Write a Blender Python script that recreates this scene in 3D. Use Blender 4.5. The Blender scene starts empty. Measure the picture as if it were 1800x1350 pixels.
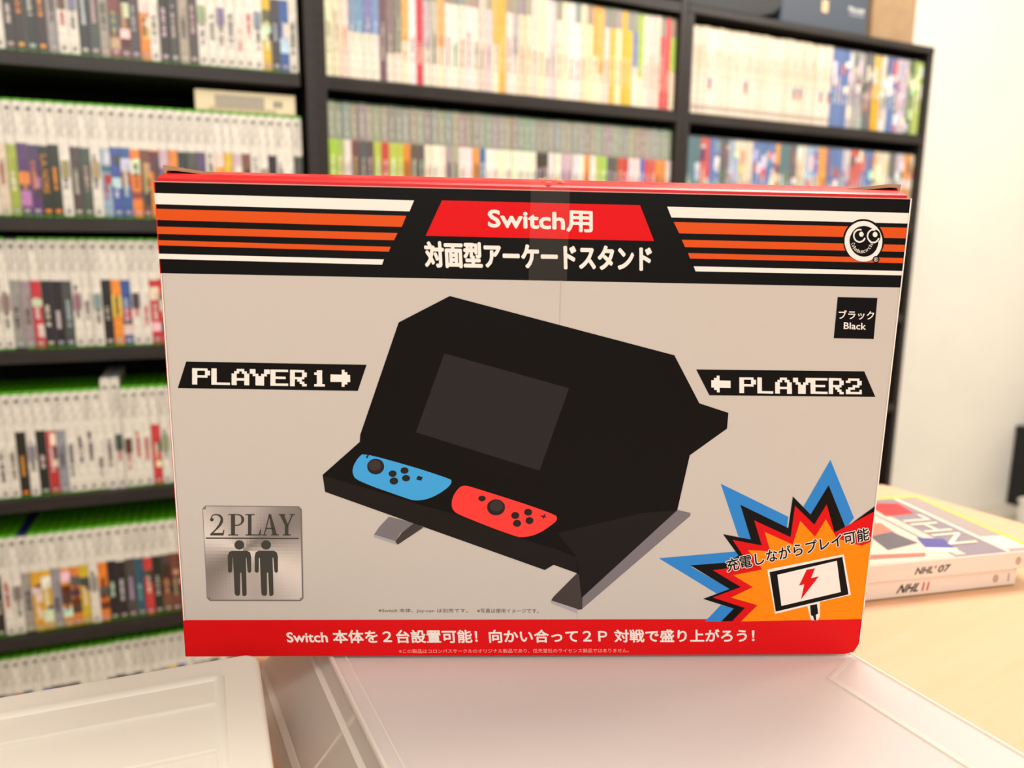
import bpy, bmesh, math, random
from mathutils import Vector, Matrix
# ------------------------------------------------------------------ camera, world, lights, exposure
S = bpy.context.scene
COL = S.collection
cd = bpy.data.cameras.new('camera'); cam = bpy.data.objects.new('camera', cd); COL.objects.link(cam)
S.camera = cam
cd.sensor_fit = 'HORIZONTAL'; cd.sensor_width = 36.0; cd.lens = 27.43; cd.clip_start = .01
PITCH, ROLL, YAW = .1824, .0093, .4620
fw = Vector((math.sin(YAW)*math.cos(PITCH), math.cos(YAW)*math.cos(PITCH), -math.sin(PITCH)))
rt = Vector((math.cos(YAW), -math.sin(YAW), 0)); up = rt.cross(fw)
rt, up = rt*math.cos(ROLL)+up*math.sin(ROLL), up*math.cos(ROLL)-rt*math.sin(ROLL)
M = Matrix((rt, up, -fw)).transposed().to_4x4(); M.translation = (0, 0, 1.0)
cam.matrix_world = M
cd.dof.use_dof = True; cd.dof.focus_distance = .40; cd.dof.aperture_fstop = 6.8; cd.dof.aperture_blades = 0

w = bpy.data.worlds.new('room_air'); S.world = w; w.use_nodes = True
w.node_tree.nodes['Background'].inputs[0].default_value = (1.0, .96, .91, 1); w.node_tree.nodes['Background'].inputs[1].default_value = .55
def area(name, loc, aim, sx, sy, power, color):
    l = bpy.data.lights.new(name, 'AREA'); l.shape = 'RECTANGLE'; l.size = sx; l.size_y = sy; l.energy = power; l.color = color
    o = bpy.data.objects.new(name, l); COL.objects.link(o); o.location = loc
    o.rotation_euler = (Vector(aim)-Vector(loc)).to_track_quat('-Z', 'Y').to_euler(); return o
area('ceiling_panel_light', (.9, .75, 2.46), (.9, .75, 0), 1.2, .5, 37, (1.0, .91, .80))
area('window_light', (-.6, -1.7, 1.95), (.55, 1.4, 1.05), 1.8, 1.3, 23, (1.0, .96, .91))
area('left_fill_light', (-.50, -.36, 2.1), (.12, .33, .85), .5, .5, 7.8, (1.0, .94, .86))  # unseen fill light, added to brighten the box front and the clear case's wall
area('wall_side_light', (2.5, .2, 2.44), (2.8, 1.7, .5), .8, .8, 50, (1.0, .95, .89))
S.view_settings.view_transform = 'Standard'; S.view_settings.look = 'None'; S.view_settings.exposure = 0.0; S.view_settings.gamma = 1.0
S.view_settings.use_curve_mapping = False
S.cycles.use_denoising = True
S.cycles.max_bounces = 10; S.cycles.transparent_max_bounces = 12; S.cycles.sample_clamp_indirect = 6

# ------------------------------------------------------------------ helpers
def lin(c):
    return tuple((v/255/12.92 if v/255 <= .04045 else ((v/255+.055)/1.055)**2.4) for v in c)
def mat(name, rgb=None, rough=.5, spec=.5, trans=0, alpha=1, coat=0, metal=0, noise=None, bump=None, attr=False, mottle=0, ior=1.45, stretch=None):
    m = bpy.data.materials.new(name); m.use_nodes = True; nt = m.node_tree; N = nt.nodes; L = nt.links
    p = N['Principled BSDF']; p.inputs['Roughness'].default_value = rough; p.inputs['Specular IOR Level'].default_value = spec
    p.inputs['Transmission Weight'].default_value = trans; p.inputs['Alpha'].default_value = alpha; p.inputs['Coat Weight'].default_value = coat
    p.inputs['Coat Roughness'].default_value = .15; p.inputs['Metallic'].default_value = metal; p.inputs['IOR'].default_value = ior
    if rgb: p.inputs['Base Color'].default_value = (*lin(rgb), 1)
    src = None
    if attr:
        a = N.new('ShaderNodeVertexColor'); a.layer_name = 'print'; src = a.outputs['Color']
    tc = N.new('ShaderNodeTexCoord')
    mp = N.new('ShaderNodeMapping'); L.new(tc.outputs['Object'], mp.inputs['Vector'])
    if stretch: mp.inputs['Scale'].default_value = stretch
    if mottle:
        n = N.new('ShaderNodeTexNoise'); n.inputs['Scale'].default_value = 90; n.inputs['Detail'].default_value = 3; L.new(mp.outputs[0], n.inputs['Vector'])
        h = N.new('ShaderNodeMapRange'); h.inputs['From Min'].default_value = .3; h.inputs['From Max'].default_value = .7
        h.inputs['To Min'].default_value = 1-mottle; h.inputs['To Max'].default_value = 1+mottle*.4; L.new(n.outputs['Fac'], h.inputs['Value'])
        x = N.new('ShaderNodeMix'); x.data_type = 'RGBA'; x.blend_type = 'MULTIPLY'; x.inputs[0].default_value = 1
        L.new(src, x.inputs[6]); L.new(h.outputs[0], x.inputs[7]); src = x.outputs[2]
    if noise:
        sc, c2, lo, hi = noise
        n = N.new('ShaderNodeTexNoise'); n.inputs['Scale'].default_value = sc; n.inputs['Detail'].default_value = 6; L.new(mp.outputs[0], n.inputs['Vector'])
        r = N.new('ShaderNodeValToRGB'); r.color_ramp.elements[0].position = lo; r.color_ramp.elements[1].position = hi
        r.color_ramp.elements[0].color = (*lin(rgb), 1); r.color_ramp.elements[1].color = (*lin(c2), 1)
        L.new(n.outputs['Fac'], r.inputs['Fac']); src = r.outputs['Color']
    if src: L.new(src, p.inputs['Base Color'])
    if bump:
        n = N.new('ShaderNodeTexNoise'); n.inputs['Scale'].default_value = bump[0]; n.inputs['Detail'].default_value = 4; L.new(mp.outputs[0], n.inputs['Vector'])
        b = N.new('ShaderNodeBump'); b.inputs['Strength'].default_value = bump[1]; b.inputs['Distance'].default_value = .002
        L.new(n.outputs['Fac'], b.inputs['Height']); L.new(b.outputs[0], p.inputs['Normal'])
    return m
def diffusing(m, rgb, fac):                        # a sheet of plastic that lets scattered light through
    nt = m.node_tree; N = nt.nodes; t = N.new('ShaderNodeBsdfTranslucent'); t.inputs['Color'].default_value = (*lin(rgb), 1)
    x = N.new('ShaderNodeMixShader'); x.inputs[0].default_value = fac
    nt.links.new(N['Principled BSDF'].outputs[0], x.inputs[1]); nt.links.new(t.outputs[0], x.inputs[2]); nt.links.new(x.outputs[0], N['Material Output'].inputs['Surface'])
    return m
class MB:
    def __init__(s): s.v = []; s.f = []; s.c = []
    def poly(s, P, col=(200, 200, 200)):
        k = len(s.v); s.v += [tuple(q) for q in P]; s.f.append(tuple(range(k, k+len(P)))); s.c.append(col)
    def tris(s, V, F, col):
        k = len(s.v); s.v += [tuple(q) for q in V]
        for f in F: s.f.append(tuple(i+k for i in f)); s.c.append(col)
    def hexa(s, B, T, col=(200, 200, 200)):      # bottom 4 ccw seen from above, top 4
        k = len(s.v); s.v += [tuple(q) for q in B]+[tuple(q) for q in T]
        for f in ((3, 2, 1, 0), (4, 5, 6, 7), (0, 1, 5, 4), (1, 2, 6, 5), (2, 3, 7, 6), (3, 0, 4, 7)):
            s.f.append(tuple(i+k for i in f)); s.c.append(col)
    def box(s, a, b, col=(200, 200, 200)):
        (x0, y0, z0), (x1, y1, z1) = a, b
        s.hexa([(x0, y0, z0), (x1, y0, z0), (x1, y1, z0), (x0, y1, z0)], [(x0, y0, z1), (x1, y0, z1), (x1, y1, z1), (x0, y1, z1)], col)
    def prism(s, P, h0, h1, f, col=(200, 200, 200)):   # closed outline P extruded from h0 to h1; f(u, v, h) gives the point
        n = len(P); k = len(s.v); s.v += [f(u, v, h0) for u, v in P]+[f(u, v, h1) for u, v in P]
        s.f += [tuple(range(k+n-1, k-1, -1)), tuple(range(k+n, k+2*n))]; s.c += [col]*2
        for i in range(n): j = (i+1) % n; s.f.append((k+i, k+j, k+n+j, k+n+i)); s.c.append(col)
    def build(s, name, m, parent=None, bevel=0, seg=2, smooth=False, colors=False):
        me = bpy.data.meshes.new(name); me.from_pydata(s.v, [], s.f)
        if colors:
            at = me.color_attributes.new('print', 'FLOAT_COLOR', 'CORNER'); buf = []
            for c, f in zip(s.c, s.f): buf += list((*lin(c), 1))*len(f)
            at.data.foreach_set('color', buf)
        if bevel:
            bm = bmesh.new(); bm.from_mesh(me); bmesh.ops.remove_doubles(bm, verts=bm.verts, dist=1e-6)
            E = [e for e in bm.edges if len(e.link_faces) == 2 and e.calc_face_angle(0) > .5]
            bmesh.ops.bevel(bm, geom=E, offset=bevel, segments=seg, affect='EDGES', profile=.5, clamp_overlap=True); bm.to_mesh(me); bm.free()
        if smooth or bevel: me.shade_smooth() if smooth else None
        me.materials.append(m); me.update()
        o = bpy.data.objects.new(name, me); COL.objects.link(o)
        if parent is not None: o.parent = parent
        return o
def empty(name, loc, rz=0):
    o = bpy.data.objects.new(name, None); COL.objects.link(o); o.location = loc; o.rotation_euler = (0, 0, rz); o.empty_display_size = .05; return o
def tag(o, label=None, cat=None, group=None, kind=None):
    if label: o['label'] = label
    if cat: o['category'] = cat
    if group: o['group'] = group
    if kind: o['kind'] = kind
    return o
def rrect(x0, y0, x1, y1, r, n=5):
    P = []
    for cx, cy, a in ((x1-r, y1-r, 0), (x0+r, y1-r, 90), (x0+r, y0+r, 180), (x1-r, y0+r, 270)):
        for i in range(n+1):
            t = math.radians(a+90*i/n); P.append((cx+r*math.cos(t), cy+r*math.sin(t)))
    return P
_txt = {}
def glyphs(s):                                     # a string as flat triangles in the unit box
    if s in _txt: return _txt[s]
    cu = bpy.data.curves.new('lettering', 'FONT'); cu.body = s; cu.size = 1; cu.resolution_u = 3
    o = bpy.data.objects.new('lettering', cu); COL.objects.link(o)
    dg = bpy.context.evaluated_depsgraph_get(); me = bpy.data.meshes.new_from_object(o.evaluated_get(dg))
    V = [(v.co.x, v.co.y) for v in me.vertices]; F = [tuple(p.vertices) for p in me.polygons]
    bpy.data.objects.remove(o); bpy.data.curves.remove(cu); bpy.data.meshes.remove(me)
    x0 = min(v[0] for v in V); x1 = max(v[0] for v in V); y0 = min(v[1] for v in V); y1 = max(v[1] for v in V)
    _txt[s] = ([((x-x0)/(x1-x0), (y-y0)/(y1-y0)) for x, y in V], F); return _txt[s]
def lettering(mb, s, f, col, bold=0):              # f(u, v, dx, dy) -> point; bold strokes are printed by small shifts
    V, F = glyphs(s)
    for k in range(9 if bold else 1):
        a = k*math.pi/4; dx, dy = (0, 0) if k == 0 else (bold*math.cos(a), bold*math.sin(a))
        P = [f(u, v, dx, dy) for u, v in V]
        if bold: P = [(x, y-.000003*k, z) for x, y, z in P]
        mb.tris(P, F, col)

# ------------------------------------------------------------------ materials
m_wall = mat('painted_wall', (238, 232, 220), .7, .3, noise=(3, (232, 227, 216), .35, .65), bump=(180, .05))
m_ceil = mat('white_ceiling', (235, 232, 226), .8, .2)
m_floor = mat('wood_floor', (206, 196, 182), .5, .4, noise=(6, (190, 180, 166), .3, .7), stretch=(1, 8, 1))
m_wood = mat('black_brown_wood', (44, 37, 33), .42, .45, noise=(14, (34, 29, 26), .35, .65), stretch=(1, 1, 8), bump=(60, .04))
m_board = mat('black_brown_boards', (44, 37, 33), .42, .45, noise=(14, (34, 29, 26), .35, .65), stretch=(1, 8, 8), bump=(60, .04))
m_back = mat('black_hardboard', (20, 17, 16), .7, .2)
m_table = mat('birch_tabletop', (230, 186, 152), .42, .4, noise=(10, (226, 181, 144), .3, .7), stretch=(1, 12, 1), bump=(40, .02))
m_print = mat('laminated_print', None, .36, .16, attr=True, bump=(300, .03))
m_case = mat('wrapped_printed_paper', None, .42, .5, coat=.35, attr=True, mottle=.25)
m_plain = mat('coloured_plastic', None, .4, .5, attr=True)
m_green = mat('green_case_plastic', (96, 190, 24), .3, .5, trans=.15)
m_dark = mat('dark_green_case_plastic', (30, 66, 24), .3, .5, trans=.15)
m_clearc = mat('grey_case_plastic', (70, 74, 78), .3, .5)
m_white = mat('white_case_plastic', (226, 222, 214), .35, .5)
m_navy = mat('navy_case_plastic', (38, 40, 92), .35, .5)
m_paper = mat('book_pages', (214, 200, 172), .8, .2)
m_frost = diffusing(mat('frosted_plastic', (244, 234, 232), .46, .4, bump=(900, .05)), (250, 242, 238), .40)
m_frostw = diffusing(mat('milky_plastic', (248, 244, 238), .4, .5, bump=(700, .04)), (250, 246, 236), .42)
m_clear = diffusing(mat('clear_plastic', (252, 246, 240), .16, .5, alpha=.42), (255, 250, 244), .45)
m_tape = mat('clear_packing_tape', (235, 225, 210), .2, .5, alpha=.035)
m_card = mat('brown_cardboard', (176, 146, 112), .75, .2, noise=(40, (164, 134, 102), .3, .7))
m_red = mat('red_printed_card', (214, 20, 26), .38, .5, coat=.15)
m_slate = mat('slate_printed_card', (74, 82, 94), .45, .4)
m_black = mat('black_plastic', (18, 17, 17), .4, .5)
m_grey = mat('grey_plastic', (66, 66, 68), .5, .4, noise=(60, (92, 92, 92), .4, .7))

# ------------------------------------------------------------------ the room
def struct(name, a, b, m):
    mb = MB(); mb.box(a, b); return tag(mb.build(name, m), kind='structure')
struct('floor', (-2.4, -2.6, -.05), (4.2, 1.85, 0), m_floor)
struct('wall_back', (-2.4, 1.765, 0), (4.2, 1.85, 2.5), m_wall)
struct('wall_left', (-2.45, -2.6, 0), (-2.4, 1.85, 2.5), m_wall)
struct('wall_right', (4.2, -2.6, 0), (4.25, 1.85, 2.5), m_wall)
struct('ceiling', (-2.45, -2.6, 2.5), (4.25, 1.85, 2.55), m_ceil)

# ------------------------------------------------------------------ bookcases
TH = .018; DEP = .24
def bookcase(loc, rz, H, shelves, label, top, right=None):
    r = tag(empty('bookcase', loc, rz), label, 'bookcase', 'black-brown bookcases along the wall')
    mb = MB(); mb.box((0, 0, 0), (TH, DEP, H)); mb.build('side_panel', m_wood, r, .0012)
    mb = MB()
    if right is None: mb.box((.8-TH, 0, 0), (.8, DEP, H)); xr = .8-TH
    else:
        xr = right; mb.hexa([(.782, 0, 0), (.8, 0, 0), (.7785, DEP, 0), (right, DEP, 0)], [(.782, 0, H), (.8, 0, H), (.7785, DEP, H), (right, DEP, H)])
    mb.build('side_panel', m_wood, r, .0012 if right is None else 0)
    mb = MB(); mb.box((TH, DEP-.006, .06), (xr, DEP, H-.001)); mb.build('back_panel', m_back, r)
    mb = MB(); mb.box((TH, .004, 0), (xr, .02, .06)); mb.build('plinth', m_board, r)
    for z in shelves:
        mb = MB(); mb.box((TH, .001, z-.022), (xr, DEP-.006, z)); mb.build('shelf', m_board, r, .001)
    mb = MB(); mb.box((TH, .0005, H-.02), (xr, DEP-.006, H)) if not top else mb.box((0, -.001, H), (.8, DEP, H+.016)); mb.build('top_panel', m_board, r, .001)
    return r
AL = -math.radians(5)
ZL = dict(A=1.28, B=1.029, C=.8157, D=.5644, E=.3197, F=.10)
UNIT = {'L': ((-.4675, 1.5068, 0), AL), 'M': ((.3295, 1.4371, 0), 0), 'R': ((1.1296, 1.4371, 0), 0)}
bookcase(*UNIT['L'], 2.02, [ZL[k] for k in 'ABCDEF']+[1.53, 1.775], 'tall black-brown bookcase full of white game cases, left of the wide double upright', False, .772)
bookcase(*UNIT['M'], 2.02, [1.28, 1.05, .81, .56, .32, .10, 1.503, 1.76], 'tall black-brown bookcase in the middle, between the two double uprights', False)
bookcase(*UNIT['R'], 1.484, [1.28, 1.05, .81, .56, .32, .10], 'low black-brown bookcase beside the white wall, boxes on its top', True)

# ------------------------------------------------------------------ game cases on the shelves
CODES = 'wckKdsoybBpgGRntvr'   # spine designs, one letter each; -1 for a design nobody sees
ROW_CODES = {
'LA': [0, 8, 4, 7, 0, 17, 17, 0, 0, 0, 0, 4, 5, 4, 2, 0, 6, 4, 14, 14, 5, 4, 2, 0, 17, 5, 3, 2, 3, 2, 0],
'LB': [4, 0, 0, 2, 0, 0, 14, 16, 7, 7, 0, 10, 4, 2, 6, 16, 6, 14, 6, 8, 8, 9, 0, 4, 4, 0, 3, 3, 10, 10, 11, 1],
'LC': [-1, -1, -1, -1, -1, -1, -1, -1, -1, -1, -1, -1, -1, 13, 13, 13, 13, 13, 17, 17, 8, 6, 2, 0, 0, 0, 4, 2, 2, 13, 5, 12, 0, 0],
'LD': [-1, -1, -1, -1, -1, -1, -1, -1, -1, -1, -1, -1, -1, -1, 0, 0, 0, 0, 13, 17, 17, 17, 17, 0, 0, 0, 0, 0, 5, 13, 2, 0, 3, 0, 0],
'LE': [-1, -1, -1, -1, -1, -1, -1, -1, -1, -1, -1, -1, -1, -1, -1, 14, 14, 14, 14, 2, 13, 15, 4, 2, 2, 6, 0, 7, 6, 6, 5, 7, 7, 5, 0, 17, 2],
'LF': [-1, -1, -1, -1, -1, -1, -1, -1, -1, -1, -1, -1, -1, -1, -1, -1, 0, 8, 7, 5, 5, 0, 2, 2, 2, 2, 0, 0, 0, 2, 2, 2, 8, 0, 15, 13, 5, 2],
'MA': [1, 1, 1, 8, 8, 8, 8, 2, 4, 4, 6, 0, 13, 5, 5, 6, 0, 0, 0, 0, 0, 16, 16, 6, 7, 0, 5, 1, 1, 1, 1, 0, 16, 1, 1, 0, 0, 1, 1, 6, 6, 1, 7, 1, 7, 7, 8, 11, 1, 1, 1, 13, 13, 11],
'MB': [11, 11, 0, 14, 4, 4, 11, 13, 11, 11, 6, 4, 4, 0, 0, 0, 5, 5, 0, 0, 6, 8, 0, 0, 0, 0, 0, 0, 0, 0, 2, 2, 0, 0, 16, 16, 0, 0, 6, 0, 11, 11, 4, 4, 13, 13, 0, 0, 8, 13, 13, 6, 6, 0],
'RA1': [1, 1, 1, 1, 1, 1, 1, 1, 1, 1, 1, 1, 1, 1, 1, 1, 1, 1, 1, 1, 1, 1, 1, 1, 1, 1, 1, 1, 1, 1, 1, 1, 1, 1, 1, 1, 1, 1, 1, 1, 1, 1, 1, 1, 1, 1, 1, 1, 1],
'RA2': [11, 11, 12, 12, 16, 16, 16, 8, 8, 0, 0, 7, 7, 4, 4, 5, 5, 5, 16, 8, 8, 8, 8],
'RB': [15, 15, 15, 13, 13, 8, 8, 4, 4, 9, 9, 1, 1, 1, 8, 8, 8, 8, 8, 6, 15, 15, 4, 4, 1, 1, 9, 9, 9, 6, 6, 10, 8, 8, 8, 16, 16, 13, 13, 13, 8, 8, 8, 1, 1, 1, 1, 4, 4, 16, 16, 6, 6, 1],
}

ROWS = {k: [CODES[i] if i >= 0 else '.' for i in v] for k, v in ROW_CODES.items()}
PAL = dict(w=(232, 226, 214), c=(232, 214, 182), k=(34, 31, 30), K=(38, 32, 26), d=(74, 72, 72), s=(158, 154, 148), o=(232, 140, 40), y=(226, 178, 44), b=(62, 96, 168),
           B=(150, 178, 212), p=(92, 58, 110), g=(166, 190, 66), G=(52, 92, 44), R=(200, 56, 52), n=(116, 70, 50), t=(50, 92, 104), v=(196, 180, 194), r=(234, 224, 212))
WORD = dict(w='plain white', c='cream', k='black', K='black-and-orange', d='charcoal', s='grey', o='orange', y='yellow', b='blue', B='pale-blue', p='purple', g='lime-green', G='dark-green',
            R='red', n='brown', t='teal', v='lavender', r='red-lettered')
ACC = dict(w=[(60, 58, 56), (150, 140, 130)], c=[(150, 110, 80), (196, 160, 110)], k=[(215, 210, 200), (120, 118, 116)], K=[(235, 150, 40)], d=[(190, 186, 180), (120, 60, 50)], s=[(70, 70, 72), (214, 208, 200)],
           o=[(120, 50, 30), (245, 200, 90)], y=[(240, 226, 190), (90, 50, 30)], b=[(200, 214, 236), (180, 60, 60)], B=[(200, 70, 60), (70, 96, 160)], p=[(235, 160, 50), (170, 130, 190)],
           g=[(240, 240, 210), (90, 120, 40)], G=[(170, 200, 150)], R=[(240, 220, 210), (90, 24, 24)], n=[(200, 160, 110), (60, 36, 28)], t=[(150, 190, 200)], v=[(120, 90, 130), (240, 230, 236)], r=[(196, 40, 36), (80, 60, 56)])
def ordinal(n):
    return '%d%s' % (n, 'th' if 10 < n % 100 < 14 else {1: 'st', 2: 'nd', 3: 'rd'}.get(n % 10, 'th'))
SHELL = {}
def shell_mesh(kind, t, h, d):
    key = (kind, round(t, 4), h)
    if key not in SHELL:
        mb = MB(); mb.box((-t/2+.0003, .0004, 0), (t/2-.0003, d, h))
        o = mb.build('case_shell', kind, None, .0012); SHELL[key] = o.data; bpy.data.objects.remove(o)
    return SHELL[key]
def sleeve(code, t, h, d, style, rng, word=None):
    mb = MB(); x = t/2; base = PAL['w'] if style != 'cream' else rng.choice([(230, 216, 200), (226, 210, 190), (234, 222, 206)])
    if style == 'art': base = tuple(int(v*.7+58) for v in PAL[code])  # base colour paled to carry the glare too
    z0, z1 = .003, h-.004
    mb.poly([(-x, 0, z0), (x, 0, z0), (x, 0, z1), (-x, 0, z1)], base)
    for sx in (-1, 1): mb.poly([(sx*x, 0, z0), (sx*x, d-.006, z0), (sx*x, d-.006, z1), (sx*x, 0, z1)][::sx], base)
    lv = [0]
    def q(a, b, c, e, col):   # fractions of the spine: x a..c, z b..e
        lv[0] += 1; y = -.00008*lv[0]
        P = [(x*(2*u-1), y, z0+(z1-z0)*v) for u, v in ((a, b), (c, b), (c, e), (a, e))]; mb.poly(P, col)
    def words(zlo, zhi, col, wid=.34):
        z = zlo; k = 0; cx = .5+rng.uniform(-.06, .06)
        while z < zhi:
            st = rng.uniform(.010, .018)
            if rng.random() > .16: q(cx-wid/2, z, cx+wid/2*rng.uniform(.6, 1), z+st*.72, col)
            z += st; k += 1
    A = ACC[code]; P = PAL[code]
    glare_mix = {'upper': .38 if code not in 'Rgy' else .12, 'art': .3, 'band': .12}.get(style, 0)  # glare on the spines put into their print colours as a cream tint
    mixc = lambda c: tuple(int(v*(1-glare_mix)+g*glare_mix) for v, g in zip(c, (224, 212, 196)))
    P = mixc(P); A = [mixc(c) for c in A]
    jit = lambda c, a=14: tuple(max(0, min(255, v+rng.randint(-a, a))) for v in c)
    if style == 'white':
        hi = .63+rng.uniform(-.01, .01)
        if code in 'wr':
            a = rng.uniform(.12, .3); words(a, a+rng.uniform(.18, .34), jit(A[0]), .4)
            if rng.random() < .35: q(.12, .35, .88, .5, jit(A[-1], 30))
            q(.3, .03, .7, .055, (120, 116, 110))
        else:
            q(0, 0, 1, hi, jit(P, 10))
            if code in 'BbvonRyp':
                for k in range(rng.randint(2, 4)):
                    a = rng.uniform(.05, .5); q(0 if rng.random() < .6 else .35, a, 1, a+rng.uniform(.06, .14), jit(rng.choice(A+[PAL['w'], PAL['d']]), 24))
            a = rng.uniform(.16, .28)
            if word:
                V, F = glyphs(word); lv[0] += 1; y = -.00008*lv[0]
                mb.tris([(x*.62*(2*v-1), y, z0+(z1-z0)*(.54-.34*u)) for u, v in V], F, (235, 150, 40))
            else: words(a, a+rng.uniform(.14, .26), jit(A[0], 20), .42)
            q(.22, .025, .78, .055, jit((235, 150, 40) if code == 'K' else (180, 176, 168), 20))
        q(.3, .925, .68, .955, rng.choice([(92, 96, 84), (120, 124, 104), (60, 62, 58)]))
        if rng.random() < .5: q(.36, .72, .62, .9, (206, 202, 192))
    elif style == 'band':
        q(0, .66, 1, 1, jit((150, 149, 138), 12)); words(.7, .92, (196, 194, 184), .4)
        q(0, 0, 1, .66, jit(P, 12))
        if code in 'bB': q(0, 0, 1, .3, (226, 222, 216))
        if code not in 'w': words(.15, .5, jit(A[0], 20), .4)
        elif rng.random() < .7: words(.2, .45, jit((170, 150, 146), 20), .3)
    elif style == 'upper':
        q(0, 0, 1, 1, jit(P, 12))
        if code in 'b': q(0, 0, 1, .42, (232, 222, 206))
        if code in 'ds': q(0, 0, 1, rng.uniform(.2, .4), (226, 214, 200))
        if code in 'og': q(0, 0, 1, rng.uniform(.3, .5), (236, 220, 190))
        if rng.random() < .5: q(0, .8, 1, 1, jit((150, 150, 136), 14))
        words(.2, .2+rng.uniform(.2, .4), jit(A[0], 20), .28)
    elif style == 'cream':
        words(.45, .45+rng.uniform(.2, .4), jit((214, 186, 146), 10), .35); q(.2, .06, .8, .1, (190, 176, 160))
        if rng.random() < .1: q(.1, .3, .9, .36, (188, 60, 60)); q(.1, .37, .9, .43, (70, 90, 160))
    elif style == 'art':
        for k in range(rng.randint(2, 5)):
            a = rng.uniform(0, .85); q(0 if rng.random() < .6 else .3, a, 1, a+rng.uniform(.06, .2), jit(rng.choice(A+[P, PAL['w']]), 26))
        words(.3, .3+rng.uniform(.15, .35), jit(A[0], 20), .45)
        if code == 'y': q(0, 0, 1, .42, (232, 170, 30))
    return mb
def add_case(name, unit, x, z, t, h, d, code, style, kind, label, cat, group, rng, word=None, dy=None, part='printed_sleeve'):
    (ux, uy, _), a = UNIT[unit]; y = .010+rng.uniform(0, .003) if dy is None else dy
    o = bpy.data.objects.new(name, shell_mesh(kind, t, h, d)); COL.objects.link(o)
    o.location = (ux+x*math.cos(a)-y*math.sin(a), uy+x*math.sin(a)+y*math.cos(a), z+.0003); o.rotation_euler = (0, 0, a)
    tag(o, label, cat, group)
    sleeve(code, t, h, d, style, rng, word).build(part, m_case, o, colors=True)
    return o
rng = random.Random(7)
RN = dict(A='top', B='second', C='third', D='fourth', E='fifth', F='sixth')
def wd(c): return WORD[c]
for k in 'ABCDEF':
    seq = ROWS['L'+k]+list('wwkwsw')          # the row runs on a little past the picture's edge
    seen = len(seq)-6
    for i, c in enumerate(seq):
        hidden = c == '.'
        c = rng.choice('wwkrsdo') if hidden else c
        t = rng.choice((.0136, .0140, .0144)); h = .192 if k == 'A' else .181; x = .7725-.0146*(i+.5)-.0005; kind = m_green; style = 'white'
        lab = '%s game case, %s from the wide upright, %s row of left bookcase' % ({'w': 'plain white', 'r': 'white red-lettered'}.get(c, 'white-topped %s' % wd(c)), ordinal(i+1), RN[k])
        if k == 'D' and seq[i:i+1] and i in (seen-12, seen-13): h = .197; kind = m_white
        if k == 'E' and i == seen-4: kind = m_navy
        if k == 'C' and c == 'G': c = 's'; kind = m_dark; lab = 'grey game case with black header, %s from the wide upright, third row of left bookcase' % ordinal(i+1)
        add_case('game_case', 'L', x, ZL[k], t, h, .135, c, style, kind, lab, 'game case', 'white game cases on the left bookcase\'s %s row' % RN[k], rng,
                 'L.A. NOIRE' if k == 'B' and i == seen-5 else None)
for k, z, nm in (('A', 1.28, 'upper'), ('B', 1.05, 'lower')):
    for i, c in enumerate(ROWS['M'+k]):
        t = rng.choice((.0132, .0135, .0138)); x = .0188+.0141*(i+.5)
        lab = '%s game case, %s from left end of middle bookcase\'s %s row' % (wd(c)+('-spined' if c not in 'w' else ''), ordinal(i+1), nm)
        add_case('banded_game_case', 'M', x, z, t, .192, .135, c, 'upper' if k == 'A' else 'band', m_dark, lab, 'game case', 'game cases on the middle bookcase\'s %s row' % nm, rng)
for i, c in enumerate(ROWS['RA1']):
    add_case('paperback', 'R', .0195+.0088*(i+.5), 1.28, rng.choice((.0080, .0083, .0085)), rng.choice((.184, .185, .186)), .128, 'c', 'cream', m_paper,
             'thin cream paperback, %s from left end of low bookcase\'s upper row' % ordinal(i+1), 'book', 'thin cream volumes on the low bookcase\'s upper row', rng, part='cover')
for i, c in enumerate(ROWS['RA2']):
    add_case('disc_case', 'R', .7808-.0142*(i+.5), 1.28, rng.choice((.0132, .0135, .0138)), .186, .135, c, 'art', m_clearc,
             '%s disc case, %s from right end of low bookcase\'s upper row' % (wd(c), ordinal(i+1)), 'disc case', 'disc cases on the low bookcase\'s upper row', rng)
for i, c in enumerate(ROWS['RB']):
    add_case('disc_case', 'R', .0188+.0141*(i+.5), 1.05, rng.choice((.0132, .0135, .0138)), .184, .135, c, 'art', m_clearc,
             '%s disc case, %s from left end of low bookcase\'s second row' % (wd(c), ordinal(i+1)), 'disc case', 'disc cases on the low bookcase\'s second row', rng)
# a boxed game lying flat on the second row
(ux, uy, _), a = UNIT['L']; x, y = .682, .078
r = tag(empty('boxed_game', (ux+x*math.cos(a)-y*math.sin(a), uy+x*math.sin(a)+y*math.cos(a), 1.029+.1816), a), 'cream boxed game lying flat on top of the white cases, second row, left bookcase', 'boxed game')
mb = MB(); mb.box((-.082, -.066, 0), (.082, .066, .034)); mb.build('carton', mat('cream_printed_card', (224, 212, 176), .5, .4), r, .002)
mb = MB(); mb.box((-.05, -.0668, .007), (.03, -.0655, .027), (164, 156, 140)); mb.box((-.06, -.0668, .004), (.05, -.0658, .008), (190, 180, 152)); mb.box((.045, -.0668, .012), (.06, -.0655, .022), (150, 146, 130)); mb.build('printed_label', m_plain, r, colors=True)

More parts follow.
